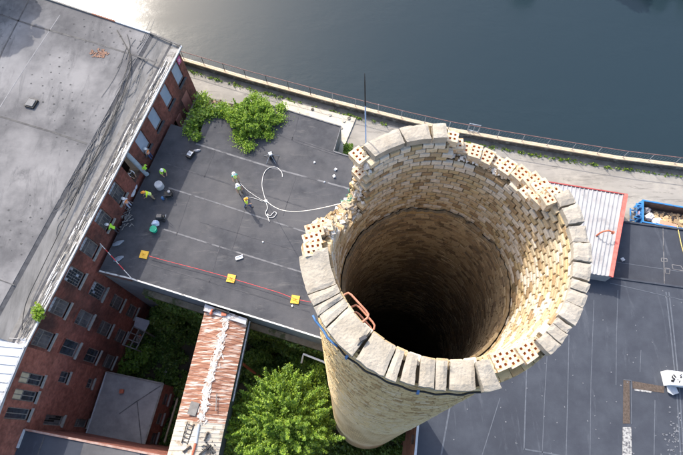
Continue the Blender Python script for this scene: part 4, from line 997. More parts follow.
def place_perf(dg, r, z, k, tilt=0, yaw=0):
    a = math.radians(dg)
    link(PM[k], 'perforated_brick', CHM, Matrix.Translation(cyl(a, r, z)) @ Matrix.Rotation(a+yaw, 4, 'Z') @ Matrix.Rotation(tilt, 4, 'Y') @ Matrix.Rotation(random.gauss(0, .04), 4, 'X'))
for dg, k, dz in ((81.5, 1, .3), (78, 1, .12), (74.2, 1, .0), (68.5, 3, .06), (62, 3, .04), (57, 1, -.06), (50.8, 2, .04), (43.6, 2, .08), (36.8, 2, .13), (31.5, 2, .13), (27.2, 3, .08), (24.6, 1, .2)):
    place_perf(dg, 1.91 if k != 1 else 1.94, prof(dg)+.05+dz*.6, k, random.gauss(0, .05), random.gauss(0, .07))
for dg, k, r in ((30, 1, 1.76), (26, 1, 1.74), (22.8, 1, 1.78), (34, 1, 1.73)): place_perf(dg, r, prof(dg)+.06, k, random.gauss(0, .15), random.gauss(0, .2))
for dg, k, dz in ((-73.5, 1, -.03), (-69.6, 3, .02), (-63.6, 0, -.02), (-58, 3, .05), (-52.6, 1, .02)): place_perf(dg, 1.87+random.uniform(-.03, .05), prof(dg)+.04+dz, k, random.gauss(0, .06), random.gauss(0, .05))
for dg, k, r, dz in ((178, 2, 2.0, .12), (172, 2, 2.0, .12), (183.5, 2, 2.0, .0), (166, 1, 1.9, .02), (131.5, 1, 1.9, .4), (129.5, 2, 2.0, .22)):
    place_perf(dg, r, prof(dg)+.05+dz, k, random.gauss(0, .12), random.gauss(0, .15))
# solid and half bricks left in the notch
for i in range(34):
    dg = 130+i*1.3+random.gauss(0, .6); r = random.choice((1.83, 1.93, 2.0)); v, f = brick_verts(random.uniform(.1, .19), .11, random.uniform(.1, .18), random)
    b_ = MB(); b_.add(v, f); o = b_.build('broken_brick', random.choice((bmats[1], bmats[0], pm, pm)), CHM)
    o.matrix_local = Matrix.Translation(cyl(math.radians(dg), r, prof(dg)+random.uniform(.0, .09))) @ Matrix.Rotation(math.radians(dg)+random.gauss(0, .35), 4, 'Z') @ Matrix.Rotation(random.gauss(0, .25), 4, 'X') @ Matrix.Rotation(random.gauss(0, .25), 4, 'Y')
# mortar rubble over the broken edges
rb = MB(); rubm = [mat('white_mortar', (.62, .58, .52), (.76, .73, .68), 9, .9, .5), bmats[1], bmats[3], pm]
def chunk(mb, c_, s, mi):
    v = [Vector((random.uniform(.5, 1)*x, random.uniform(.5, 1)*y, random.uniform(.5, 1)*z))*s for x in (-1, 1) for y in (-1, 1) for z in (-1, 1)]
    R_ = Matrix.Rotation(random.uniform(0, 6), 3, Vector((random.random(), random.random(), random.random()+.1)).normalized())
    mb.add([c_+R_ @ p for p in v], [(0, 1, 3, 2), (4, 6, 7, 5), (0, 4, 5, 1), (2, 3, 7, 6), (0, 2, 6, 4), (1, 5, 7, 3)], mi)
for i in range(900):
    dg = random.choice((random.uniform(127, 181), random.uniform(127, 172), random.uniform(22, 84), random.uniform(-77, -50)))
    inner = dg > 120; r = random.uniform(1.8, 2.06) if inner else random.uniform(1.76, 1.9)
    chunk(rb, cyl(math.radians(dg), r, prof(dg)+random.uniform(-.03, .09 if inner else .03)), random.uniform(.012, .06) if inner else random.uniform(.01, .035), random.choice((0, 0, 0, 0, 1, 3, 2)))
for i in range(260):   # mortar smears down the inner and outer face of the notch
    dg = random.uniform(128, 176); side = random.random() < .6
    chunk(rb, cyl(math.radians(dg), 2.05 if side else 1.74, prof(dg)-abs(random.gauss(0, .14))), random.uniform(.012, .045), 0)
stuff(rb.build('broken_mortar', rubm, CHM))
# concrete coping -------------------------------------------------------------------
copm = mat('coping_concrete', (.31, .275, .22), (.4, .36, .295), 4, .88, .45, 25, c3=(.2, .19, .17), s3=3.0, thr3=(.54, .68), objrand=.06)
copw = mat('coping_concrete_bright', (.29, .26, .215), (.39, .355, .3), 4, .88, .45, 25, c3=(.25, .235, .21), s3=3.0, thr3=(.54, .68), objrand=.06)
def ang_of(px, py, z=47.62):
    p = P(px, py, z); return math.degrees(math.atan2(p.y-CC.y, p.x-CC.x))
def coping(a0, a1, r0, r1, z0, z1, m_, tilt=0, sk0=0, sk1=0, seed=0):
    """arc block with rough broken ends; sk: how far the end runs askew (deg, outer edge)"""
    n_ = max(2, int((a1-a0)/1.6)); nr = 5; mb = MB(); top = []; bot = []
    for i in range(n_+1):
        t = i/n_; rt = []; rbm = []
        for j in range(nr+1):
            s = j/nr; rr = lerp(r0, r1, s)
            jig = (noise.noise(Vector((s*4+seed, a0, 2)))*1.0 if i in (0, n_) else 0)
            aa = math.radians(lerp(a0+sk0*s, a1+sk1*s, t)+jig*.3)
            e = .011*noise.noise(Vector((aa*9, j*.8, seed)))
            rj = rr+(e*1.6 if j in (0, nr) else 0)-(.03*max(0, noise.noise(Vector((aa*23, 7, seed)))) if j == nr else 0)
            zz = z1+.012*noise.noise(Vector((aa*7, rr*5, seed)))+(-.015 if j in (0, nr) or i in (0, n_) else 0)+tilt*(s-.5)
            rt.append(cyl(aa, rj, zz)); rbm.append(cyl(aa, rj-(.0 if j else -.01), z0+tilt*(s-.5)))
        top.append(rt); bot.append(rbm)
    for i in range(n_):
        for j in range(nr): mb.add([top[i][j], top[i][j+1], top[i+1][j+1], top[i+1][j]], [(0, 1, 2, 3)]); 
        mb.add([bot[i][0], bot[i+1][0], top[i+1][0], top[i][0]], [(3, 2, 1, 0)]); mb.add([bot[i][nr], bot[i+1][nr], top[i+1][nr], top[i][nr]], [(0, 1, 2, 3)])
        mb.add([bot[i][0], bot[i+1][0], bot[i+1][nr], bot[i][nr]], [(0, 1, 2, 3)])
    for i, fl2 in ((0, 0), (n_, 1)):
        for j in range(nr):
            q_ = [bot[i][j], bot[i][j+1], top[i][j+1], top[i][j]]; mb.add(q_, [(0, 1, 2, 3) if not fl2 else (3, 2, 1, 0)])
    return mb.build('coping_block', m_, CHM)
# cuts given as outer edge px, inner edge px, gap width in degrees
lower = [((297, 256), (328, 246), 0), ((309, 293.5), (325, 288), .5), ((314.6, 305.4), (329, 297.7), .6), ((320.8, 314), (331, 304.5), .3), ((329, 325), (340, 311.5), .6), ((357.5, 353), (366.5, 337.5), 1.7), ((384.8, 376), (392, 357), .5), ((398, 381.5), (403, 361.5), 1.4), ((417, 386), (418, 364), 1.6), ((435, 389), (435.5, 366), .4), ((448, 389), (449.8, 367), 1.3), ((476, 388), (476, 366), 0)]
angs = [(ang_of(*o_), ang_of(*i_), g_) for o_, i_, g_ in lower]
angs = [((a-360) if a > 0 else a, (b_-360) if b_ > 0 else b_, g_) for a, b_, g_ in angs]
for k in range(len(angs)-1):
    (ao, ai, g0), (bo, bi, g1) = angs[k], angs[k+1]
    if bo-ao < .8: continue
    coping(ai+g0/2, bi-g1/2, 1.76, 2.2 if bi < -112 else 2.15, 47.44, 47.6+random.uniform(-.012, .012), copm, 0, max(-4, min(4, ao-ai)), max(-4, min(4, bo-bi)), seed=k*3.1)
coping(-82, -76.2, 1.8, 2.2, 47.46, 47.66, copm, -.06, 1, 1.5, seed=77)
right = [((548, 351), .0), ((560, 342), .35), ((568, 333), .3), ((574, 325), 1.1), ((581, 306), .35), ((585, 292), .3), ((590.5, 281), 1.1), ((592, 262), 1.0), ((590, 241), .5), ((586, 222), 1.2), ((577, 202), 1.2), ((566, 189), 0)]
ra = [(ang_of(*o_), g_) for o_, g_ in right]
for k in range(len(ra)-1):
    (a, g0), (b_, g1) = ra[k], ra[k+1]
    if b_-a < 1: continue
    coping(a+g0/2, b_-g1/2, 1.87, 2.13, 47.42, 47.58+.015*(k % 2), copw, 0, random.uniform(-.4, .4), random.uniform(-.4, .4), seed=k*5.3+40)
for (a, b_, rr, k) in ((85.2, 92.6, 2.03, 0), (93.6, 106.6, 2.05, 1), (107.8, 125.5, 2.05, 2)):
    coping(a, b_, 1.74, rr, 47.44, 47.62+.02*(k == 0), copw, -.03, random.uniform(-1, 1), random.uniform(-1, 1), seed=k*2.2+9)
# ring cable with blue clamps
sg = lambda a0, a1, z, dr: [cyl(math.radians(a), lerp(2.23, 2.165, max(0, min(1, (a+150)/60)))+dr-.05+.01*math.sin(a*.7), z+.02*math.sin(a*.31)) for a in np.linspace(a0, a1, max(3, int((a1-a0)/2)))]
tag(MB().tube([p+CC for p in sg(-138, -78, 47.22, .05)], .015, 8).build('conductor_cable', black, smooth=True), 'black cable strapped around outside of the chimney rim', 'cable')
tag(MB().tube([p+CC for p in sg(-152, -137, 47.3, .06)], .018, 8).build('blue_hose', mat('blue_hose', (.05, .14, .32), (.07, .18, .38), 6, .5), smooth=True), 'blue hose end tied below the left side of chimney coping', 'hose')
for a in (-103, -132):
    p = cyl(math.radians(a), lerp(2.24, 2.18, max(0, min(1, (a+150)/60))), 47.22)+CC; M = Matrix.Translation(p) @ Matrix.Rotation(math.radians(a), 4, 'Z')
    tag(MB().box(None, (.05, .035, .14), M=M).build('cable_clamp', MATS['blue_hose']), 'small blue clamp on the black rim cable, %s' % ('below the bottom coping blocks' if a == -103 else 'near the blue hose'), 'clamp')
# lightning rod
p0 = P(366.3, 141, 47.6); p1 = P(365.3, 106, 48.3); p2 = P(364.7, 73.2, 48.93)
LR = empty('lightning_rod', p0, 'thin blue and black rod standing upright on far side of chimney rim', 'lightning rod')
MB().tube([Vector((0, 0, -.25)), p1-p0], .011, 8).build('rod_sleeve', mat('pale_blue_sleeve', (.3, .42, .62), (.38, .5, .7), 5), LR)
MB().tube([p1-p0, (p1-p0).lerp(p2-p0, .7), p2-p0], [.011, .009, .003], 8).build('rod_tip', black, LR)
# step irons
stepm = mat('salmon_rust_iron', (.42, .17, .1), (.54, .25, .17), 10, .6)
for pts, z, lb in (([(333, 303.5), (337, 301.5), (345, 294.3), (348.2, 293), (351, 294.6), (366, 310.8), (368.5, 314.4), (368, 317.5), (358.5, 325.4), (354, 329)], 47.38, 'uppermost salmon step iron inside the chimney rim'),
               ([(341, 317), (345.4, 313), (352.5, 306.3), (356, 305.2), (359, 307), (372.5, 322), (374.6, 325.5), (374, 329), (366, 336), (361, 340)], 46.9, 'middle salmon step iron inside the chimney rim'),
               ([(342, 322), (346.5, 318), (352.5, 313.6), (356, 312), (359, 314), (370, 326.5), (372, 330), (371.5, 333), (365, 338), (360, 342)], 46.5, 'lowest salmon step iron inside the chimney rim')):
    tag(MB().tube([P(x, y, z) for x, y in pts], .017, 8).build('step_iron', stepm, smooth=True), lb, 'step iron', 'step irons inside the chimney')
p = P(363, 338.5, 47.62); mb = MB(); mb.box(p, (.1, .05, .1), rz=.5); mb.tube([p, p+Vector((-.12, -.14, -.05))], .014, 6); tag(mb.build('iron_bracket', darktar), 'small dark iron bracket wedged in wide gap of lower left coping', 'bracket')
mb = MB()
for i in range(26):
    a, b_ = P(348+random.uniform(-2, 5), 197+random.uniform(-3, 6), 46.25), 0; d_ = Vector((random.gauss(0, .06), random.gauss(0, .05), random.gauss(0, .02))); mb.tube([a, a+d_*.5+Vector((0, 0, .02)), a+d_], .004, 4)
tag(stuff(mb.build('rope_scraps', mat('green_twine', (.03, .25, .16), (.06, .32, .2), 6))), 'tangled green twine on broken side of the chimney rim', 'twine')
# ------------------------------------------------------------------ vegetation
def clusters(n, centre, rad, ncl=40, cl_r=.6, flat=1.0, seed=0, shell=.5):
    """leaf centres gathered in uneven clumps through an ellipsoid"""
    rg = np.random.default_rng(seed); c = []
    d = rg.normal(0, 1, (ncl, 3)); d /= np.linalg.norm(d, axis=1)[:, None]; r = rg.uniform(shell, 1, ncl)**.7
    cen = d*r[:, None]*np.array(rad)+np.array(centre)
    sz = rg.uniform(.5, 1.25, ncl)*cl_r; w = sz**2; w /= w.sum()
    k = rg.choice(ncl, n, p=w); q = rg.normal(0, 1, (n, 3)); q /= np.linalg.norm(q, axis=1)[:, None]; q *= (rg.uniform(0, 1, n)**.45)[:, None]
    return cen[k]+q*sz[k][:, None]*np.array([1, 1, flat]), cen
def shrub(name, base, cen, rad, n, size, mats, label, cat='shrub', ncl=40, cl_r=.5, seed=1, stems=10, group=None, shell=.4):
    S = empty(name, base, label, cat, group)
    pts, cc = clusters(n, Vector(cen)-Vector(base), rad, ncl, cl_r, .7, seed, shell)
    pts = pts[pts[:, 2] > .03]
    leaf_object('foliage', pts, size, mats, S)
    mb = MB()
    for i in range(min(stems, len(cc))):
        t = Vector(cc[i]); m_ = t*.5+Vector((0, 0, .15*t.length)); mb.tube([(random.gauss(0, .1), random.gauss(0, .1), -.1), m_, t], [.035, .02, .006], 5)
    mb.build('stem', bark, S); return S
def tree(base, cen, rad, n, size, mats, label, ncl=150, cl_r=.8, seed=3, tr=.28, extra=None, shell=.45):
    T = empty('tree', base, label, 'tree')
    pts, cc = clusters(n, Vector(cen)-Vector(base), rad, ncl, cl_r, .75, seed, shell)
    if extra is not None: pts = np.vstack([pts, extra-np.array(base)])
    leaf_object('crown', pts, size, mats, T)
    mb = MB(); c_ = Vector(cen)-Vector(base); f_ = c_.copy(); f_.z -= rad[2]*.5
    mb.tube([(0, 0, -.2), f_*.5+Vector((.1, -.1, 0)), f_, c_+Vector((0, 0, rad[2]*.3))], [tr, tr*.8, tr*.6, tr*.2], 10)
    mb.build('trunk', bark, T)
    lb = MB()
    for i in range(0, min(90, len(cc))):
        t = Vector(cc[i]); s0 = f_.lerp(c_, random.uniform(-.4, .6)); m_ = s0.lerp(t, .5)+Vector((0, 0, .3)); lb.tube([s0, m_, t], [tr*.25, tr*.14, .01], 5)
    lb.build('limbs', bark, T); return T
# big tree by the chimney foot: crown plus leading shoots reaching up picture
sh = []
def shoots(cen, rad, n, seed, per=260, l=(1.0, 2.2), r=.26):
    rg = random.Random(seed); out = []
    for _ in range(n):
        d = Vector((rg.gauss(0, 1), rg.gauss(0, 1), abs(rg.gauss(0, .8))+.1)).normalized(); s0 = Vector((cen[0]+d.x*rad[0]*rg.uniform(.2, 1), cen[1]+d.y*rad[1]*rg.uniform(.2, 1), cen[2]+d.z*rad[2]*rg.uniform(.6, 1)))
        e_ = (d+Vector((0, 0, .9))+Vector((rg.gauss(0, .25), rg.gauss(0, .25), 0))).normalized()*rg.uniform(*l)
        t = RNG.uniform(0, 1, per)**.8; q = RNG.normal(0, 1, (per, 3))*(r*(1.08-t))[:, None]
        out.append(np.array(s0)+t[:, None]*np.array(e_)+q)
    return np.vstack(out)
for (x, y, z, n_, s) in ((287, 374, 10.5, 420, .38), (289, 368, 11, 160, .22), (272, 385, 10.5, 700, .6), (258, 392, 10.5, 500, .5), (303, 383, 10.5, 500, .5), (318, 372, 9.5, 500, .5), (322, 392, 9.5, 600, .6), (240, 411, 9.5, 500, .5), (232, 425, 9, 500, .55), (238, 440, 8.5, 700, .7), (330, 408, 6, 400, .5), (324, 436, 5, 700, .7)):
    q = P(x, y, z); r_ = RNG.normal(0, 1, (n_, 3))*s*.7; sh.append(np.array(q)+r_)
c_ = P(282, 426, 9.6)
sh.append(shoots(c_, (3.7, 3.7, 2.3), 230, 5, 240, (1.2, 2.8), .22))
tree(P(284, 432, 0), c_, (3.6, 3.6, 2.5), 52000, .12, [L1, L1, L2, L4, L2, L3, L4], 'large bright green leafy tree growing beside the chimney foot', 330, .55, 11, .3, np.vstack(sh))
tree(P(398, 438, 0), P(396, 436, 3), (1.7, 2.2, 2.0), 7000, .15, [L2, L3, L3, L6], 'small dark green tree squeezed between chimney foot and orange brick wall', 36, .55, 12, .12)
tree(Vector((-35.6, 43.4, Z_PATH)), Vector((-34.9, 41.4, 22.6)), (3.6, 3.7, 2.3), 36000, .22, [L2, L3, L2], 'tall tree behind the far corner of mill roof', 80, .85, 5, .3)
def reflected(px, py, zt, r, n, label, seed):
    q = P(px, py, 2*Z_WATER-zt); cen = Vector((q.x, q.y, zt)); tree(Vector((q.x, q.y+3, 10.2)), cen, r, n, .3, [L2, L3, L3], label, 60, 1.2, seed, .35)
reflected(668, -19, 20, (5, 3.2, 3), 22000, 'broad tree on the far canal bank at upper right', 21)
reflected(706, -16, 21, (5, 3.5, 3), 18000, 'tree on the far canal bank beyond right edge of the picture', 22)
reflected(521, -9, 21, (.7, 2.1, 1.2), 5000, 'slender tree on the far canal bank above the chimney', 23)
fb = MB().prism([Vector((-300, 72, 10.3)), Vector((400, 62, 10.3)), Vector((400, 400, 10.3)), Vector((-300, 400, 10.3))], 8.5).build('far_bank', mat('grass_bank', (.05, .08, .02), (.1, .12, .04), .5, .9)); struct(fb)
# mound of creeper on the flat roof edge
q = P(252, 122, Z_MID)
shrub('creeper_mound', P(252, 112, Z_MID), q+Vector((0, 0, .5)), (2.2, 2.0, .75), 26000, .105, [L1, L4, L1, L4, L2, L3], 'big bright lime green creeper mound spilling over canal edge of flat roof', 'creeper', 150, .34, 31, 14, shell=.25)
pts = [shoots(q+Vector((0, 0, .3)), (2.2, 2.0, .5), 70, 9, 110, (.4, 1.1), .13)]
for (x, y, n_, s) in ((228, 112, 900, .3), (222, 106, 500, .25), (281, 107, 500, .25), (279, 118, 600, .3), (248, 146, 600, .3), (240, 138, 600, .35), (268, 134, 500, .3), (254, 97, 500, .25), (262, 102, 600, .3)):
    p = P(x, y, Z_MID+.25); pts.append(np.array(p)+RNG.normal(0, 1, (n_, 3))*s*np.array([1, 1, .4]))
c2 = bpy.data.objects['creeper_mound']; leaf_object('outer_foliage', np.vstack(pts)-np.array(c2.location), .1, [L1, L4, L1, L2], c2)
b0 = P(201, 121, Z_PATH); pts = []
for (x, y, z, n_, s) in ((203, 104, 12.2, 700, .4), (199, 115, 12.6, 900, .4), (194, 126, 13, 900, .38), (190, 134, 13.2, 700, .3), (205, 118, 13.2, 700, .38), (197, 137, 13.7, 300, .2), (210, 113, 13.5, 700, .3), (218, 112, 13.6, 600, .28), (202, 98, 12, 300, .25)):
    pts.append(np.array(P(x, y, z))+RNG.normal(0, 1, (n_, 3))*s)
S = empty('wall_shrub', b0, 'straggling green shrub in the gap between mill wall and flat roof', 'shrub')
leaf_object('foliage', np.vstack(pts)-np.array(b0), .16, [L1, L2, L2, L4, L3], S)
mb = MB()
for p_ in ((203, 104, 12.2), (194, 126, 13), (190, 134, 13.2), (205, 118, 13.2), (210, 113, 13.4)): mb.tube([(0, 0, 0), (P(*p_)-b0)*.5+Vector((0, 0, .4)), P(*p_)-b0], [.06, .04, .01], 5)
mb.build('stem', bark, S)
shrub('shrub', P(348, 149, Z_PATH), P(346.5, 149, Z_PATH+.9), (.6, .6, .5), 1600, .13, [L2, L3, L1], 'small dark green bush in the corner between flat roof and chimney', ncl=14, cl_r=.35, seed=33, stems=5)
# rubble and weeds between path and flat roof
rb2 = MB()
for i in range(240):
    x = random.gauss(217, 8); y = random.gauss(106.5, 2.2)+(x-217)*.25; chunk(rb2, P(x, y, 11.6+random.random()*.5), random.uniform(.05, .22), random.choice((0, 1, 2)))
stuff(tag(rb2.build('rubble', [mat('rubble_tan', (.3, .23, .17), (.4, .33, .26), 3), mat('rubble_brown', (.16, .1, .07), (.22, .15, .1), 3), mat('rubble_grey', (.25, .24, .22), (.33, .32, .3), 3)]), 'brown and tan rubble between canal path and the flat roof', 'rubble'))
mb = MB().prism([P(x, y, 11.75) for x, y in ((196, 97), (228, 103), (250, 107), (245, 117), (205, 122), (192, 112))], Z_PATH-.1); struct(mb.build('rubble_bank', soil))
# courtyard: ground cover, ivy on the yard wall, small bushes
def inpoly(x, y, poly):
    c_ = False; j = len(poly)-1
    for i in range(len(poly)):
        if (poly[i][1] > y) != (poly[j][1] > y) and x < (poly[j][0]-poly[i][0])*(y-poly[i][1])/(poly[j][1]-poly[i][1])+poly[i][0]: c_ = not c_
        j = i
    return c_
yard = [(118, 300), (150, 296), (215, 322), (330, 352), (345, 420), (420, 400), (415, 460), (150, 460), (175, 392), (110, 372), (104, 352)]
pts = []
while len(pts) < 30000:
    x, y = random.uniform(100, 425), random.uniform(290, 462)
    if not inpoly(x, y, yard): continue
    g = noise.noise(Vector((x*.05, y*.05, 1)))+.6*noise.noise(Vector((x*.16, y*.16, 7)))
    if g < -.22: continue
    h = .1+max(0, g+.3)*1.5*random.random(); p = P(x, y, h); pts.append((p.x+random.gauss(0, .1), p.y+random.gauss(0, .1), h))
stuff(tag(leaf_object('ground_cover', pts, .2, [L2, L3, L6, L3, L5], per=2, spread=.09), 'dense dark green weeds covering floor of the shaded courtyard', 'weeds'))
a_, b_ = P(131.7, 278.8, Z_MID), P(335, 342, Z_MID)
dd = (b_-a_).normalized(); nw = Vector((dd.y, -dd.x, 0)); Lw = (b_-a_).length; pts = []
for i in range(15000):
    u_ = random.uniform(0, Lw); z = random.uniform(.2, 10.2); g = noise.noise(Vector((u_*.35, z*.35, 2)))
    if g < -.25: continue
    p = a_+dd*u_+nw*(.1+random.random()*.35+(max(0, g)*.8)); pts.append((p.x, p.y, z))
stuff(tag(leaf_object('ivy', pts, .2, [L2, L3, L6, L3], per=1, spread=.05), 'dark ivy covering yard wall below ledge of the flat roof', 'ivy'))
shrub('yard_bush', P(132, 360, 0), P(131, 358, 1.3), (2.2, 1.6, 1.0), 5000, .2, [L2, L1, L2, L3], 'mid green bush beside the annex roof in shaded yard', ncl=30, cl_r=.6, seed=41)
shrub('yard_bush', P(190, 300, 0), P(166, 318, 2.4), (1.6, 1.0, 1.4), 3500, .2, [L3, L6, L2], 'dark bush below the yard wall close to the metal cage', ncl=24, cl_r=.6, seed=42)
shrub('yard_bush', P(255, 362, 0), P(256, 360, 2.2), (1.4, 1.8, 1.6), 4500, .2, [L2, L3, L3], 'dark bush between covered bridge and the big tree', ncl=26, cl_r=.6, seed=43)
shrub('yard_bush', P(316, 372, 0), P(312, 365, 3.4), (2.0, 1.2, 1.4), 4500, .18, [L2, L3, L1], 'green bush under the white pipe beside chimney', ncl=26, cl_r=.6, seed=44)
cs = [P(random.gauss(300, 6), random.gauss(355, 4), .3) for _ in range(4)]
pipe = MB(); pipe.tube([P(301.5, 362.5, 9.5), P(303.5, 354, 10.4), P(323, 361.5, 10.4), P(332, 366, 10.4)], .09, 8)
tag(pipe.build('white_pipe', white, smooth=False), 'bent white pipe sticking out over courtyard beside the chimney', 'pipe')
mb = MB()
for (x0, y0, x1, y1) in ((163, 372, 169, 363), (160, 380, 165, 370)): mb.prism([P(x0, y0, .25), P(x0+3, y0+1, .3), P(x1+2, y1+1, .3), P(x1, y1, .25)], .05)
tag(mb.build('concrete_slab', concrete), 'pale broken concrete strip lying in the courtyard weeds', 'slab')
# metal cage with sheet roof
CG = empty('yard_cage', P(138, 333, 0), 'rusty open frame with grey sheet roof against the mill wall', 'lean-to'); o0 = CG.location.copy(); zc = 3.2
t4 = [P(136, 316.5, zc)-o0, P(150.5, 321, zc)-o0, P(145, 331.5, zc)-o0, P(133.5, 326.5, zc)-o0]
MB().prism(t4, [p.z-.06 for p in t4]).build('sheet_roof', mat('grey_sheet', (.32, .33, .36), (.42, .43, .46), 2, .6), CG)
f4 = [t4[3], t4[2], P(136, 349.5, zc)-o0, P(124, 345, zc)-o0]
fr = [(f4[i], f4[(i+1) % 4]) for i in range(4)]+[(f4[0].lerp(f4[3], t), f4[1].lerp(f4[2], t)) for t in (.33, .66)]+[(f4[0].lerp(f4[1], .5), f4[3].lerp(f4[2], .5))]
for a, b_ in fr: MB().bar(a, b_, .1, .1).build('frame_bar', woodgrey, CG)
for p in f4+t4[:2]: MB().bar(p, Vector((p.x, p.y, -o0.z)), .1, .1).build('leg', woodgrey, CG)
mb = MB()
for i in range(26): mb.box(P(random.uniform(127, 141), random.uniform(331, 346), random.uniform(.5, 2)), (random.uniform(.1, .5), random.uniform(.1, .4), random.uniform(.05, .3)), rz=random.uniform(0, 3), mi=random.choice((0, 1, 2)))
stuff(tag(mb.build('junk', [black, woodgrey, rustred]), 'junk piled inside the open frame in yard', 'junk'))
mb = MB().prism([P(x, y, 2.6) for x, y in ((119, 312), (126, 315), (121, 327), (114, 323))], 2.5); tag(mb.build('awning_sheet', mat('faded_red_sheet', (.2, .06, .04), (.27, .09, .06), 3)), 'faded red sheet between yard windows of the mill wall', 'sheet')

# ------------------------------------------------------------------ people
skin = mat('skin', (.42, .24, .16), (.48, .28, .19), 6, .6); hair = mat('hair', (.03, .02, .015), (.05, .035, .02), 8, .7)
denim = mat('denim', (.03, .06, .16), (.05, .09, .22), 9, .85); khaki = mat('khaki', (.32, .25, .16), (.38, .3, .2), 9, .85); paleblue = mat('pale_trousers', (.35, .4, .52), (.42, .47, .6), 9, .85); dark = mat('dark_trousers', (.03, .03, .04), (.05, .05, .06), 9, .85)
limes = mat('lime_fabric', (.42, .85, .05), (.5, .9, .08), 9, .8); hiv = mat('hi_vis_yellow', (.62, .88, .03), (.7, .92, .05), 9, .75); hivo = mat('orange_fabric', (.8, .22, .04), (.85, .28, .06), 9, .75)
whites = mat('white_shirt', (.65, .68, .75), (.75, .77, .82), 9, .85); teals = mat('teal_shirt', (.1, .45, .38), (.14, .52, .45), 9, .85); greys = mat('grey_shirt', (.3, .3, .32), (.36, .36, .38), 9, .85)
boot = mat('boot', (.05, .035, .025), (.08, .055, .04), 6, .7); silver = mat('reflective_tape', (.75, .76, .72), (.82, .82, .78), 6, .4)
hatw = mat('white_hard_hat', (.78, .78, .76), (.84, .84, .82), 2, .35); hato = mat('orange_hard_hat', (.85, .32, .03), (.9, .38, .05), 2, .35)
def person(px, py, z, face, shirt, trousers, hat, vest, label, pose='stand', sc_=1.0, hs=0):
    """standing height 1.76 m; face: heading in degrees; body is one skinned surface"""
    base = P(px, py, z); J = {}
    bend, knee = {'stand': (0, 0), 'bend': (.55, .1), 'squat': (.5, .9), 'walk': (.08, .1), 'reach': (.15, 0)}[pose]
    hipz = .93-.42*knee*.9; ch = lambda y, zz: (0, y, zz)
    def up(l, x=0, f=0): return (x, math.sin(bend)*l+f, hipz+math.cos(bend)*l)
    V = [(0, 0, hipz)]; Rr = [.125]; Ed = []
    def add(p, r, par, ry=None): V.append(p); Rr.append((r, ry or r)); Ed.append((par, len(V)-1)); return len(V)-1
    Rr[0] = (.145, .105)
    w_ = add(up(.16), .125, 0, .095); c1 = add(up(.34), .155, w_, .11); c2 = add(up(.46), .15, c1, .1); nk = add(up(.55), .055, c2); hd0 = add(up(.62, f=.01), .075, nk); hd = add(up(.72, f=.02), .095, hd0, .1); ht = add(up(.8, f=.01), .07, hd)
    nose = add(up(.69, f=.12), .018, hd)
    for s in (-1, 1):
        add((s*.088, up(.7)[1], up(.7)[2]), .018, hd)
        sh_ = add(up(.46, s*.19), .062, c2)
        if pose == 'reach': el = add((s*.3, up(.3)[1]+.2, up(.3)[2]+.12), .045, sh_); wr_ = add((s*.26, up(.3)[1]+.44, up(.3)[2]+.2), .032, el)
        elif pose in ('bend', 'squat'): el = add((s*.25, up(.46)[1]+.1, up(.46)[2]-.26), .045, sh_); wr_ = add((s*.16, up(.46)[1]+.28, up(.46)[2]-.42), .032, el)
        else: el = add((s*.26, -.03*s if pose == 'walk' else -.02, hipz+.18), .045, sh_); wr_ = add((s*.25, .2, hipz+.1) if s > 0 else (s*.27, .08, hipz-.06), .032, el)
        e_v, w_v = Vector(V[el]), Vector(V[wr_]); d = (w_v-e_v).normalized(); pl = add(tuple(w_v+d*.07), .03, wr_)
        side = d.cross(Vector((0, 0, 1))); side = side.normalized() if side.length > .1 else Vector((1, 0, 0)); dn2 = Vector((0, 0, -1))
        for k, ln in enumerate((.075, .085, .08, .065)):
            f1 = add(tuple(w_v+d*.11+side*(.027-.018*k)), .0095, pl); f2 = add(tuple(w_v+d*(.11+ln*.6)+side*(.03-.02*k)+dn2*.01), .0085, f1); add(tuple(w_v+d*(.11+ln)+side*(.03-.02*k)+dn2*.035), .0075, f2)
        t1 = add(tuple(w_v+d*.05+side*.045*s), .011, pl); add(tuple(w_v+d*.09+side*.065*s+dn2*.02), .009, t1)
        stp = {'walk': .26*s, 'reach': .1*s}.get(pose, .04*s)
        hp_ = add((s*.1, 0, hipz-.06), .1, 0); kn = add((s*.13, stp*.6+.32*knee, .48+.0*knee), .068, hp_); an_ = add((s*.13, stp-.05, .1), .045, kn); hl = add((s*.13, stp-.02, .045), .045, an_); add((s*.14, stp+.16, .035), .04, hl)
    me = bpy.data.meshes.new('person_skel'); me.from_pydata(V, Ed, []); ob = bpy.data.objects.new('person_skel', me); COL.objects.link(ob)
    sk = ob.modifiers.new('skin', 'SKIN'); sd = me.skin_vertices[0].data
    for i, r in enumerate(Rr): sd[i].radius = r if isinstance(r, tuple) else (r, r)
    sd[0].use_root = True; sk.use_smooth_shade = True
    ss = ob.modifiers.new('sub', 'SUBSURF'); ss.levels = 1; ss.render_levels = 1
    dg_ = bpy.context.evaluated_depsgraph_get(); m2 = bpy.data.meshes.new_from_object(ob.evaluated_get(dg_)); bpy.data.objects.remove(ob)
    m2.name = 'person_body'; m2.materials.clear()
    for m_ in (skin, shirt, trousers, boot): m2.materials.append(m_)
    nkz = up(.53)[2]
    for p in m2.polygons:
        c_ = p.center; rel_ = (c_-Vector((0, 0, hipz))); along = rel_.y*math.sin(bend)+rel_.z*math.cos(bend)
        armx = abs(c_.x) > .2 or (pose in ('bend', 'squat', 'reach') and c_.y > up(.3)[1]+.17)
        if c_.z < .13: k = 3
        elif along > .53: k = 0
        elif along < .04 and not (armx and c_.z > .6 and abs(c_.x) > .19): k = 2
        elif armx and along < .3: k = 0
        else: k = 1
        p.material_index = k
    PR = empty('person', base, label, 'person')
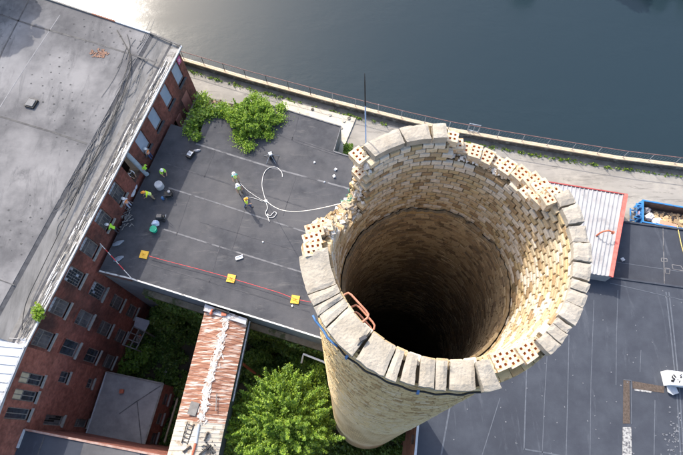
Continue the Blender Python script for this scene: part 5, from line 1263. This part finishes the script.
    PR.rotation_euler.z = math.radians(face)-PI/2; PR.scale = (sc_,)*3
    link(m2, 'body', PR)
    hc_ = Vector(up(.76, f=.01))
    def dome(r, zs, c_, name, m_, brim=True):
        mb = MB(); n_ = 14; rg = []
        for k in range(6):
            t = k/5*PI/2; rg.append([c_+Vector((r*math.cos(t)*math.cos(2*PI*i/n_), r*1.12*math.cos(t)*math.sin(2*PI*i/n_), zs*math.sin(t))) for i in range(n_)])
        v = [p for g_ in rg for p in g_]; f = [(k*n_+i, k*n_+(i+1) % n_, (k+1)*n_+(i+1) % n_, (k+1)*n_+i) for k in range(5) for i in range(n_)]; mb.add(v, f)
        if brim:
            bo = [c_+Vector(((r+.025)*math.cos(2*PI*i/n_), (r+.03)*1.12*math.sin(2*PI*i/n_)+(.04 if math.sin(2*PI*i/n_) > .5 else 0), -.005)) for i in range(n_)]
            mb.add(rg[0]+bo, [(i, n_+i, n_+(i+1) % n_, (i+1) % n_) for i in range(n_)])
        return mb.build(name, m_, PR, smooth=True)
    if hat: dome(.122, .13, hc_, 'hard_hat', hat)
    else: dome(.108, .1, hc_+Vector((0, -.015, -.01)), 'hair', hair, False)
    if vest:
        mb = MB(); n_ = 16
        lv = [(.02, .16, .125), (.14, .15, .12), (.3, .175, .135), (.42, .185, .13), (.5, .12, .1)]
        rg = [[Vector((a*math.cos(2*PI*i/n_), 0, 0))+Vector(up(l))+Vector((0, b__*math.sin(2*PI*i/n_)*math.cos(bend), -b__*math.sin(2*PI*i/n_)*math.sin(bend))) for i in range(n_)] for l, a, b__ in lv]
        mb.add([p for g_ in rg for p in g_], [(k*n_+i, k*n_+(i+1) % n_, (k+1)*n_+(i+1) % n_, (k+1)*n_+i) for k in range(4) for i in range(n_)]); mb.build('safety_vest', vest, PR, smooth=True)
        tb = MB()
        for l, a, b__ in ((.1, .168, .132), (.25, .18, .14)):
            r2 = [[Vector((a*math.cos(2*PI*i/n_), 0, 0))+Vector(up(l+dl_))+Vector((0, b__*math.sin(2*PI*i/n_)*math.cos(bend), -b__*math.sin(2*PI*i/n_)*math.sin(bend))) for i in range(n_)] for dl_ in (0, .05)]
            tb.add(r2[0]+r2[1], [(i, (i+1) % n_, n_+(i+1) % n_, n_+i) for i in range(n_)])
        for x in (-.09, .09): tb.bar(Vector(up(.48, x, .0)), Vector(up(.48, x, .0))+Vector((0, .12, -.02)), .04, .02); tb.bar(Vector(up(.3, x, .14)), Vector(up(.47, x, .12)), .04, .01)
        tb.build('reflective_tape', silver, PR)
    return PR
ZM = Z_MID+.01
person(152, 158.5, ZM, 160, greys, denim, hatw, hivo, 'worker in white hard hat, orange vest and blue jeans standing by the blue boarded window', 'stand')
person(149.5, 174, ZM, 150, limes, dark, None, None, 'bareheaded worker in plain lime shirt just right of the grey pipe', 'stand')
person(133.5, 177.5, ZM+.2, -40, whites, dark, None, None, 'person in white shirt standing in the open doorway under the pipe', 'bend')
person(164.5, 173.5, ZM, -60, limes, khaki, hatw, hiv, 'crouching worker in lime vest and white hard hat above the pale drum', 'squat')
person(154, 198.5, ZM, 200, hiv, khaki, hato, hiv, 'worker in orange hard hat and yellow vest mid roof in shade below the pale drum', 'bend')
person(131, 207, ZM, 150, whites, paleblue, hatw, hivo, 'worker in white hard hat and pale blue trousers at the second sash window', 'stand')
person(119, 232, ZM, 170, limes, dark, hatw, None, 'worker in lime shirt and white hard hat bending by the mill wall, lowest of crew', 'bend')
person(237.5, 182.5, ZM, -70, teals, khaki, hatw, hiv, 'first of three workers in a line on the open roof, teal shirt and lime vest', 'stand')
person(241, 193.5, ZM, -60, whites, khaki, hatw, hiv, 'middle one of three workers in line, white shirt under the lime vest', 'stand')
person(248.5, 207.5, ZM, 30, hiv, denim, hato, hiv, 'worker in orange hard hat and blue jeans, last of three in line', 'walk')

# ------------------------------------------------------------------ things on the flat roof
for (x, y, lb) in ((144.2, 254.8, 'square yellow weight plate at left end of the red rope'), (231.2, 278.6, 'square yellow weight plate at middle of the red rope'), (295.2, 299.6, 'square yellow weight plate beside the chimney end of red rope')):
    p = P(x, y, ZM); mb = MB(); mb.box((0, 0, .04), (.66, .66, .08), rz=-.18); o = mb.build('yellow_plate', yellow, loc=p); tag(o, lb, 'rope weight', 'yellow weights of the warning rope')
    hb2 = MB()
    for i in range(2): hb2.box((-.1+.2*i, .05*(i-1), .085), (.06, .1, .012), rz=-.18)
    hb2.build('slot', mat('amber_slot', (.55, .27, .02), (.6, .32, .04), 4), o); MB().tube([(0, 0, .08), (0, 0, .45)], .03, 8).build('stub_post', yellow, o)
cable([(149, 256), (165, 260.5), (200, 269.5), (227, 277), (231, 278.3), (262, 287.5), (280, 293), (296, 299), (313, 302.5)], ZM+.25, .02, ropered, 'long red warning rope strung between the yellow plates', 'rope')
MB_ = MB(); a, b_ = P(100, 243.5, 15.2), P(131.7, 278.5, Z_MID+.12); n_ = 12
rpm = [ropewhite, ropered]
for i in range(n_):
    MB_.tube([a.lerp(b_, i/n_), a.lerp(b_, (i+1)/n_)], .03, 6, mi=(1 if 2 <= i <= 8 and i % 3 else 0))
tag(MB_.build('hazard_rope', rpm), 'red and white rope running from mill wall to corner of the flat roof', 'rope')
# white rope: chimney to roof, then loops
a = P(341, 203.5, 46.2); b_ = P(266.5, 201, ZM+.25); pts = []
for i in range(25):
    t = i/24; p = a.lerp(b_, t); p.z -= 4*t*(1-t)*1.1; pts.append(p)
tag(MB().tube(pts, [.009+.014*(i/24) for i in range(25)], 6).build('hoist_rope', ropewhite, smooth=True), 'white hoist rope hanging from broken chimney rim down to the flat roof', 'rope')
cable([(266, 201), (263.5, 193), (262, 184), (264, 173.5), (269, 168), (276, 167.2), (281.5, 172), (282.5, 177)], ZM+.03, .028, ropewhite, 'white rope curling in big hook shape on the flat roof', 'rope')
cable([(240, 183), (247, 190), (256, 196.5), (264, 201), (268, 202.5)], ZM+.03, .022, ropewhite, 'white rope running from knot towards the three workers', 'rope')
cable([(246, 196.5), (255, 198.5), (263, 201.5)], ZM+.03, .02, ropewhite, 'short white rope beside the knot on flat roof', 'rope')
cable([(266, 202), (267.5, 208), (265.5, 213), (268, 217), (273, 217.5), (276.5, 213.5), (274, 212), (270, 216), (267, 214), (269.5, 222)], ZM+.05, .03, ropewhite, 'tangled loops of white rope below the knot on flat roof', 'rope')
crumple('rope_knot', P(266, 201.2, ZM), .17, .14, .1, ropewhite, 'pale knot where the white ropes meet on flat roof', 'knot', 0, 8, 2)
p = P(271.5, 158, ZM); RG = empty('rope_winch', p, 'small tripod winch with thin legs and dark motor on flat roof', 'winch')
for k in range(5):
    a_ = k*2*PI/5+.3; MB().tube([(0, 0, .7), (.7*math.cos(a_), .7*math.sin(a_), 0)], .025, 6).build('leg', galv, RG)
MB().box((0, 0, .72), (.3, .3, .2), rz=.4).build('head', lightmetal, RG); MB().tube([(0, 0, .05), (0, 0, .5)], .2, 12).build('drum', black, RG)
# equipment in and near the shade
def case(name, px, py, size, m_, label, rz, cat, m2=None):
    C_ = empty(name, P(px, py, ZM), label, cat); C_.rotation_euler.z = rz
    MB().box((0, 0, size[2]/2), size).build('body', m_, C_); MB().box((0, 0, size[2]+.02), (size[0]*.9, size[1]*.6, .04)).build('lid', m2 or m_, C_); MB().tube([(-size[0]*.3, 0, size[2]+.04), (-size[0]*.2, 0, size[2]+.12), (size[0]*.2, 0, size[2]+.12), (size[0]*.3, 0, size[2]+.04)], .02, 6).build('handle', black, C_)
    return C_
case('tool_case', 191, 155.5, (.45, .75, .35), black, 'black case with pale top near green shrub on flat roof', -.5, 'tool case', lightmetal)
crumple('supply_bag', P(197, 150.8, ZM), .35, .12, .1, greys, 'grey strap bundle beside the black case', 'bag', .2, 3, 2)
mb = MB(); mb.tube([(0, 0, 0), (0, 0, .55)], .36, 20); mb.tube([(0, 0, .55), (0, 0, .6)], [.36, .3], 20); mb.tube([(.1, .1, .6), (.1, .1, .64)], .07, 10); D_ = mb.build('pale_drum', mat('pale_grey_drum', (.45, .46, .48), (.58, .58, .58), 3), loc=P(160.3, 187, ZM)); tag(D_, 'round pale grey drum standing in the shade among workers', 'drum')
GN = empty('generator', P(169.5, 195.5, ZM), 'dark portable generator beside blue jug at shade edge', 'generator')
MB().box((0, 0, .3), (.6, .45, .4), rz=.3).build('engine', black, GN); MB().tube([(-.35, -.3, 0), (-.35, -.3, .6), (.35, -.3, .6), (.35, -.3, 0)], .025, 6).build('frame', darktar, GN); MB().tube([(-.35, .3, 0), (-.35, .3, .6), (.35, .3, .6), (.35, .3, 0)], .025, 6).build('frame', darktar, GN); MB().tube([(.1, .1, .5), (.1, .1, .65)], .12, 10).build('fuel_cap', greys, GN)
mb = MB(); mb.tube([(0, 0, 0), (0, 0, .3), (0, 0, .36)], [.13, .13, .05], 10); tag(mb.build('blue_jug', MATS['blue_hose'], loc=P(163.3, 199, ZM)), 'small blue jug left of the generator', 'jug')
GN = empty('air_compressor', P(161.5, 219, ZM), 'dark wheeled compressor beside the blue and white sack', 'compressor')
MB().tube([(-.35, 0, .3), (.35, 0, .3)], .2, 12).build('tank', black, GN); MB().box((0, 0, .6), (.4, .3, .25)).build('motor', darktar, GN)
for x in (-.25, .25): MB().tube([(x, -.24, .15), (x, -.3, .15)], .15, 12).build('wheel', black, GN)
MB().tube([(.35, .1, .3), (.6, .1, .7), (.6, -.1, .7), (.35, -.1, .3)], .02, 6).build('handle', galv, GN)
crumple('supply_sack', P(156.3, 224, ZM), .34, .3, .28, mat('blue_white_sack', (.3, .45, .7), (.75, .78, .82), 7, .7), 'blue and white sack between compressor and green bucket', 'sack', .4, 14, 2)
mb = MB(); mb.tube([(0, 0, 0), (0, 0, .4)], [.24, .3], 16); B_ = mb.build('green_bucket', mat('green_plastic', (.01, .38, .22), (.02, .45, .28), 3, .5), loc=P(154.6, 230.5, ZM)); tag(B_, 'round green bucket lowest in the equipment row', 'bucket')
MB().tube([(-.28, 0, .4), (-.2, 0, .55), (.2, 0, .55), (.28, 0, .4)], .012, 6).build('handle', black, B_)
cloth_w = mat('pale_cloth', (.5, .52, .56), (.62, .63, .66), 4)
crumple('twisted_cloth', P(135.3, 186.5, ZM), .2, .35, .14, cloth_w, 'upper lump of twisted white cloth by the mill wall', 'cloth', .3, 15, 2); crumple('twisted_cloth', P(132.5, 193.5, ZM), .24, .4, .14, cloth_w, 'lower lump of twisted white cloth by the mill wall', 'cloth', -.3, 16, 2)
mb = MB()
for i in range(45):
    a_ = random.gauss(0, 1); p = P(127+random.gauss(0, 2.6)+a_*.5, 216-a_*5, ZM+.03+random.random()*.15); mb.box(p, (random.uniform(.08, .5), random.uniform(.04, .12), .04), rz=random.gauss(1.2, .7), rx=random.gauss(0, .3))
stuff(tag(mb.build('wood_debris', woodgrey), 'heap of pale splintered wood beside mill wall on shaded roof', 'debris'))
for (x, y, lb) in ((118, 243.5, 'pale crumpled sheet on dark shaded corner of the flat roof'), (118.5, 259, 'smaller faded sheet nearer the roof corner')):
    crumple('crumpled_sheet', P(x, y, ZM), .5, .2, .1, mat('faded_sheet', (.16, .19, .23), (.24, .27, .31), 4), lb, 'sheet', .4, x, 2)
p = P(239.3, 258, ZM); mb = MB(); mb.box((0, 0, .06), (.62, .26, .1), rz=.35); mb.box((0, .12, .1), (.6, .06, .14), rz=.35); tag(mb.build('white_channel', white, loc=p), 'short white metal channel lying between yellow plates on the flat roof', 'channel')
for i, (x, y, s, lb) in enumerate(((335.6, 169.6, .12, 'upper white stone of the pair near the chimney'), (334.4, 176.8, .13, 'lower white stone of the pair near the chimney'), (314.3, 162.5, .09, 'small white stone farthest from the chimney rim'), (324.5, 182, .07, 'tiny white stone lying on roof seam'), (263, 242, .07, 'tiny white stone in the middle of grey roof'), (292.3, 306, .08, 'tiny white stone just below the last yellow plate'))):
    mb = MB(); chunk(mb, Vector((0, 0, s*.4)), s, 0); tag(mb.build('stone', white, loc=P(x, y, ZM)), lb, 'stone', 'stray stones on the flat roof')
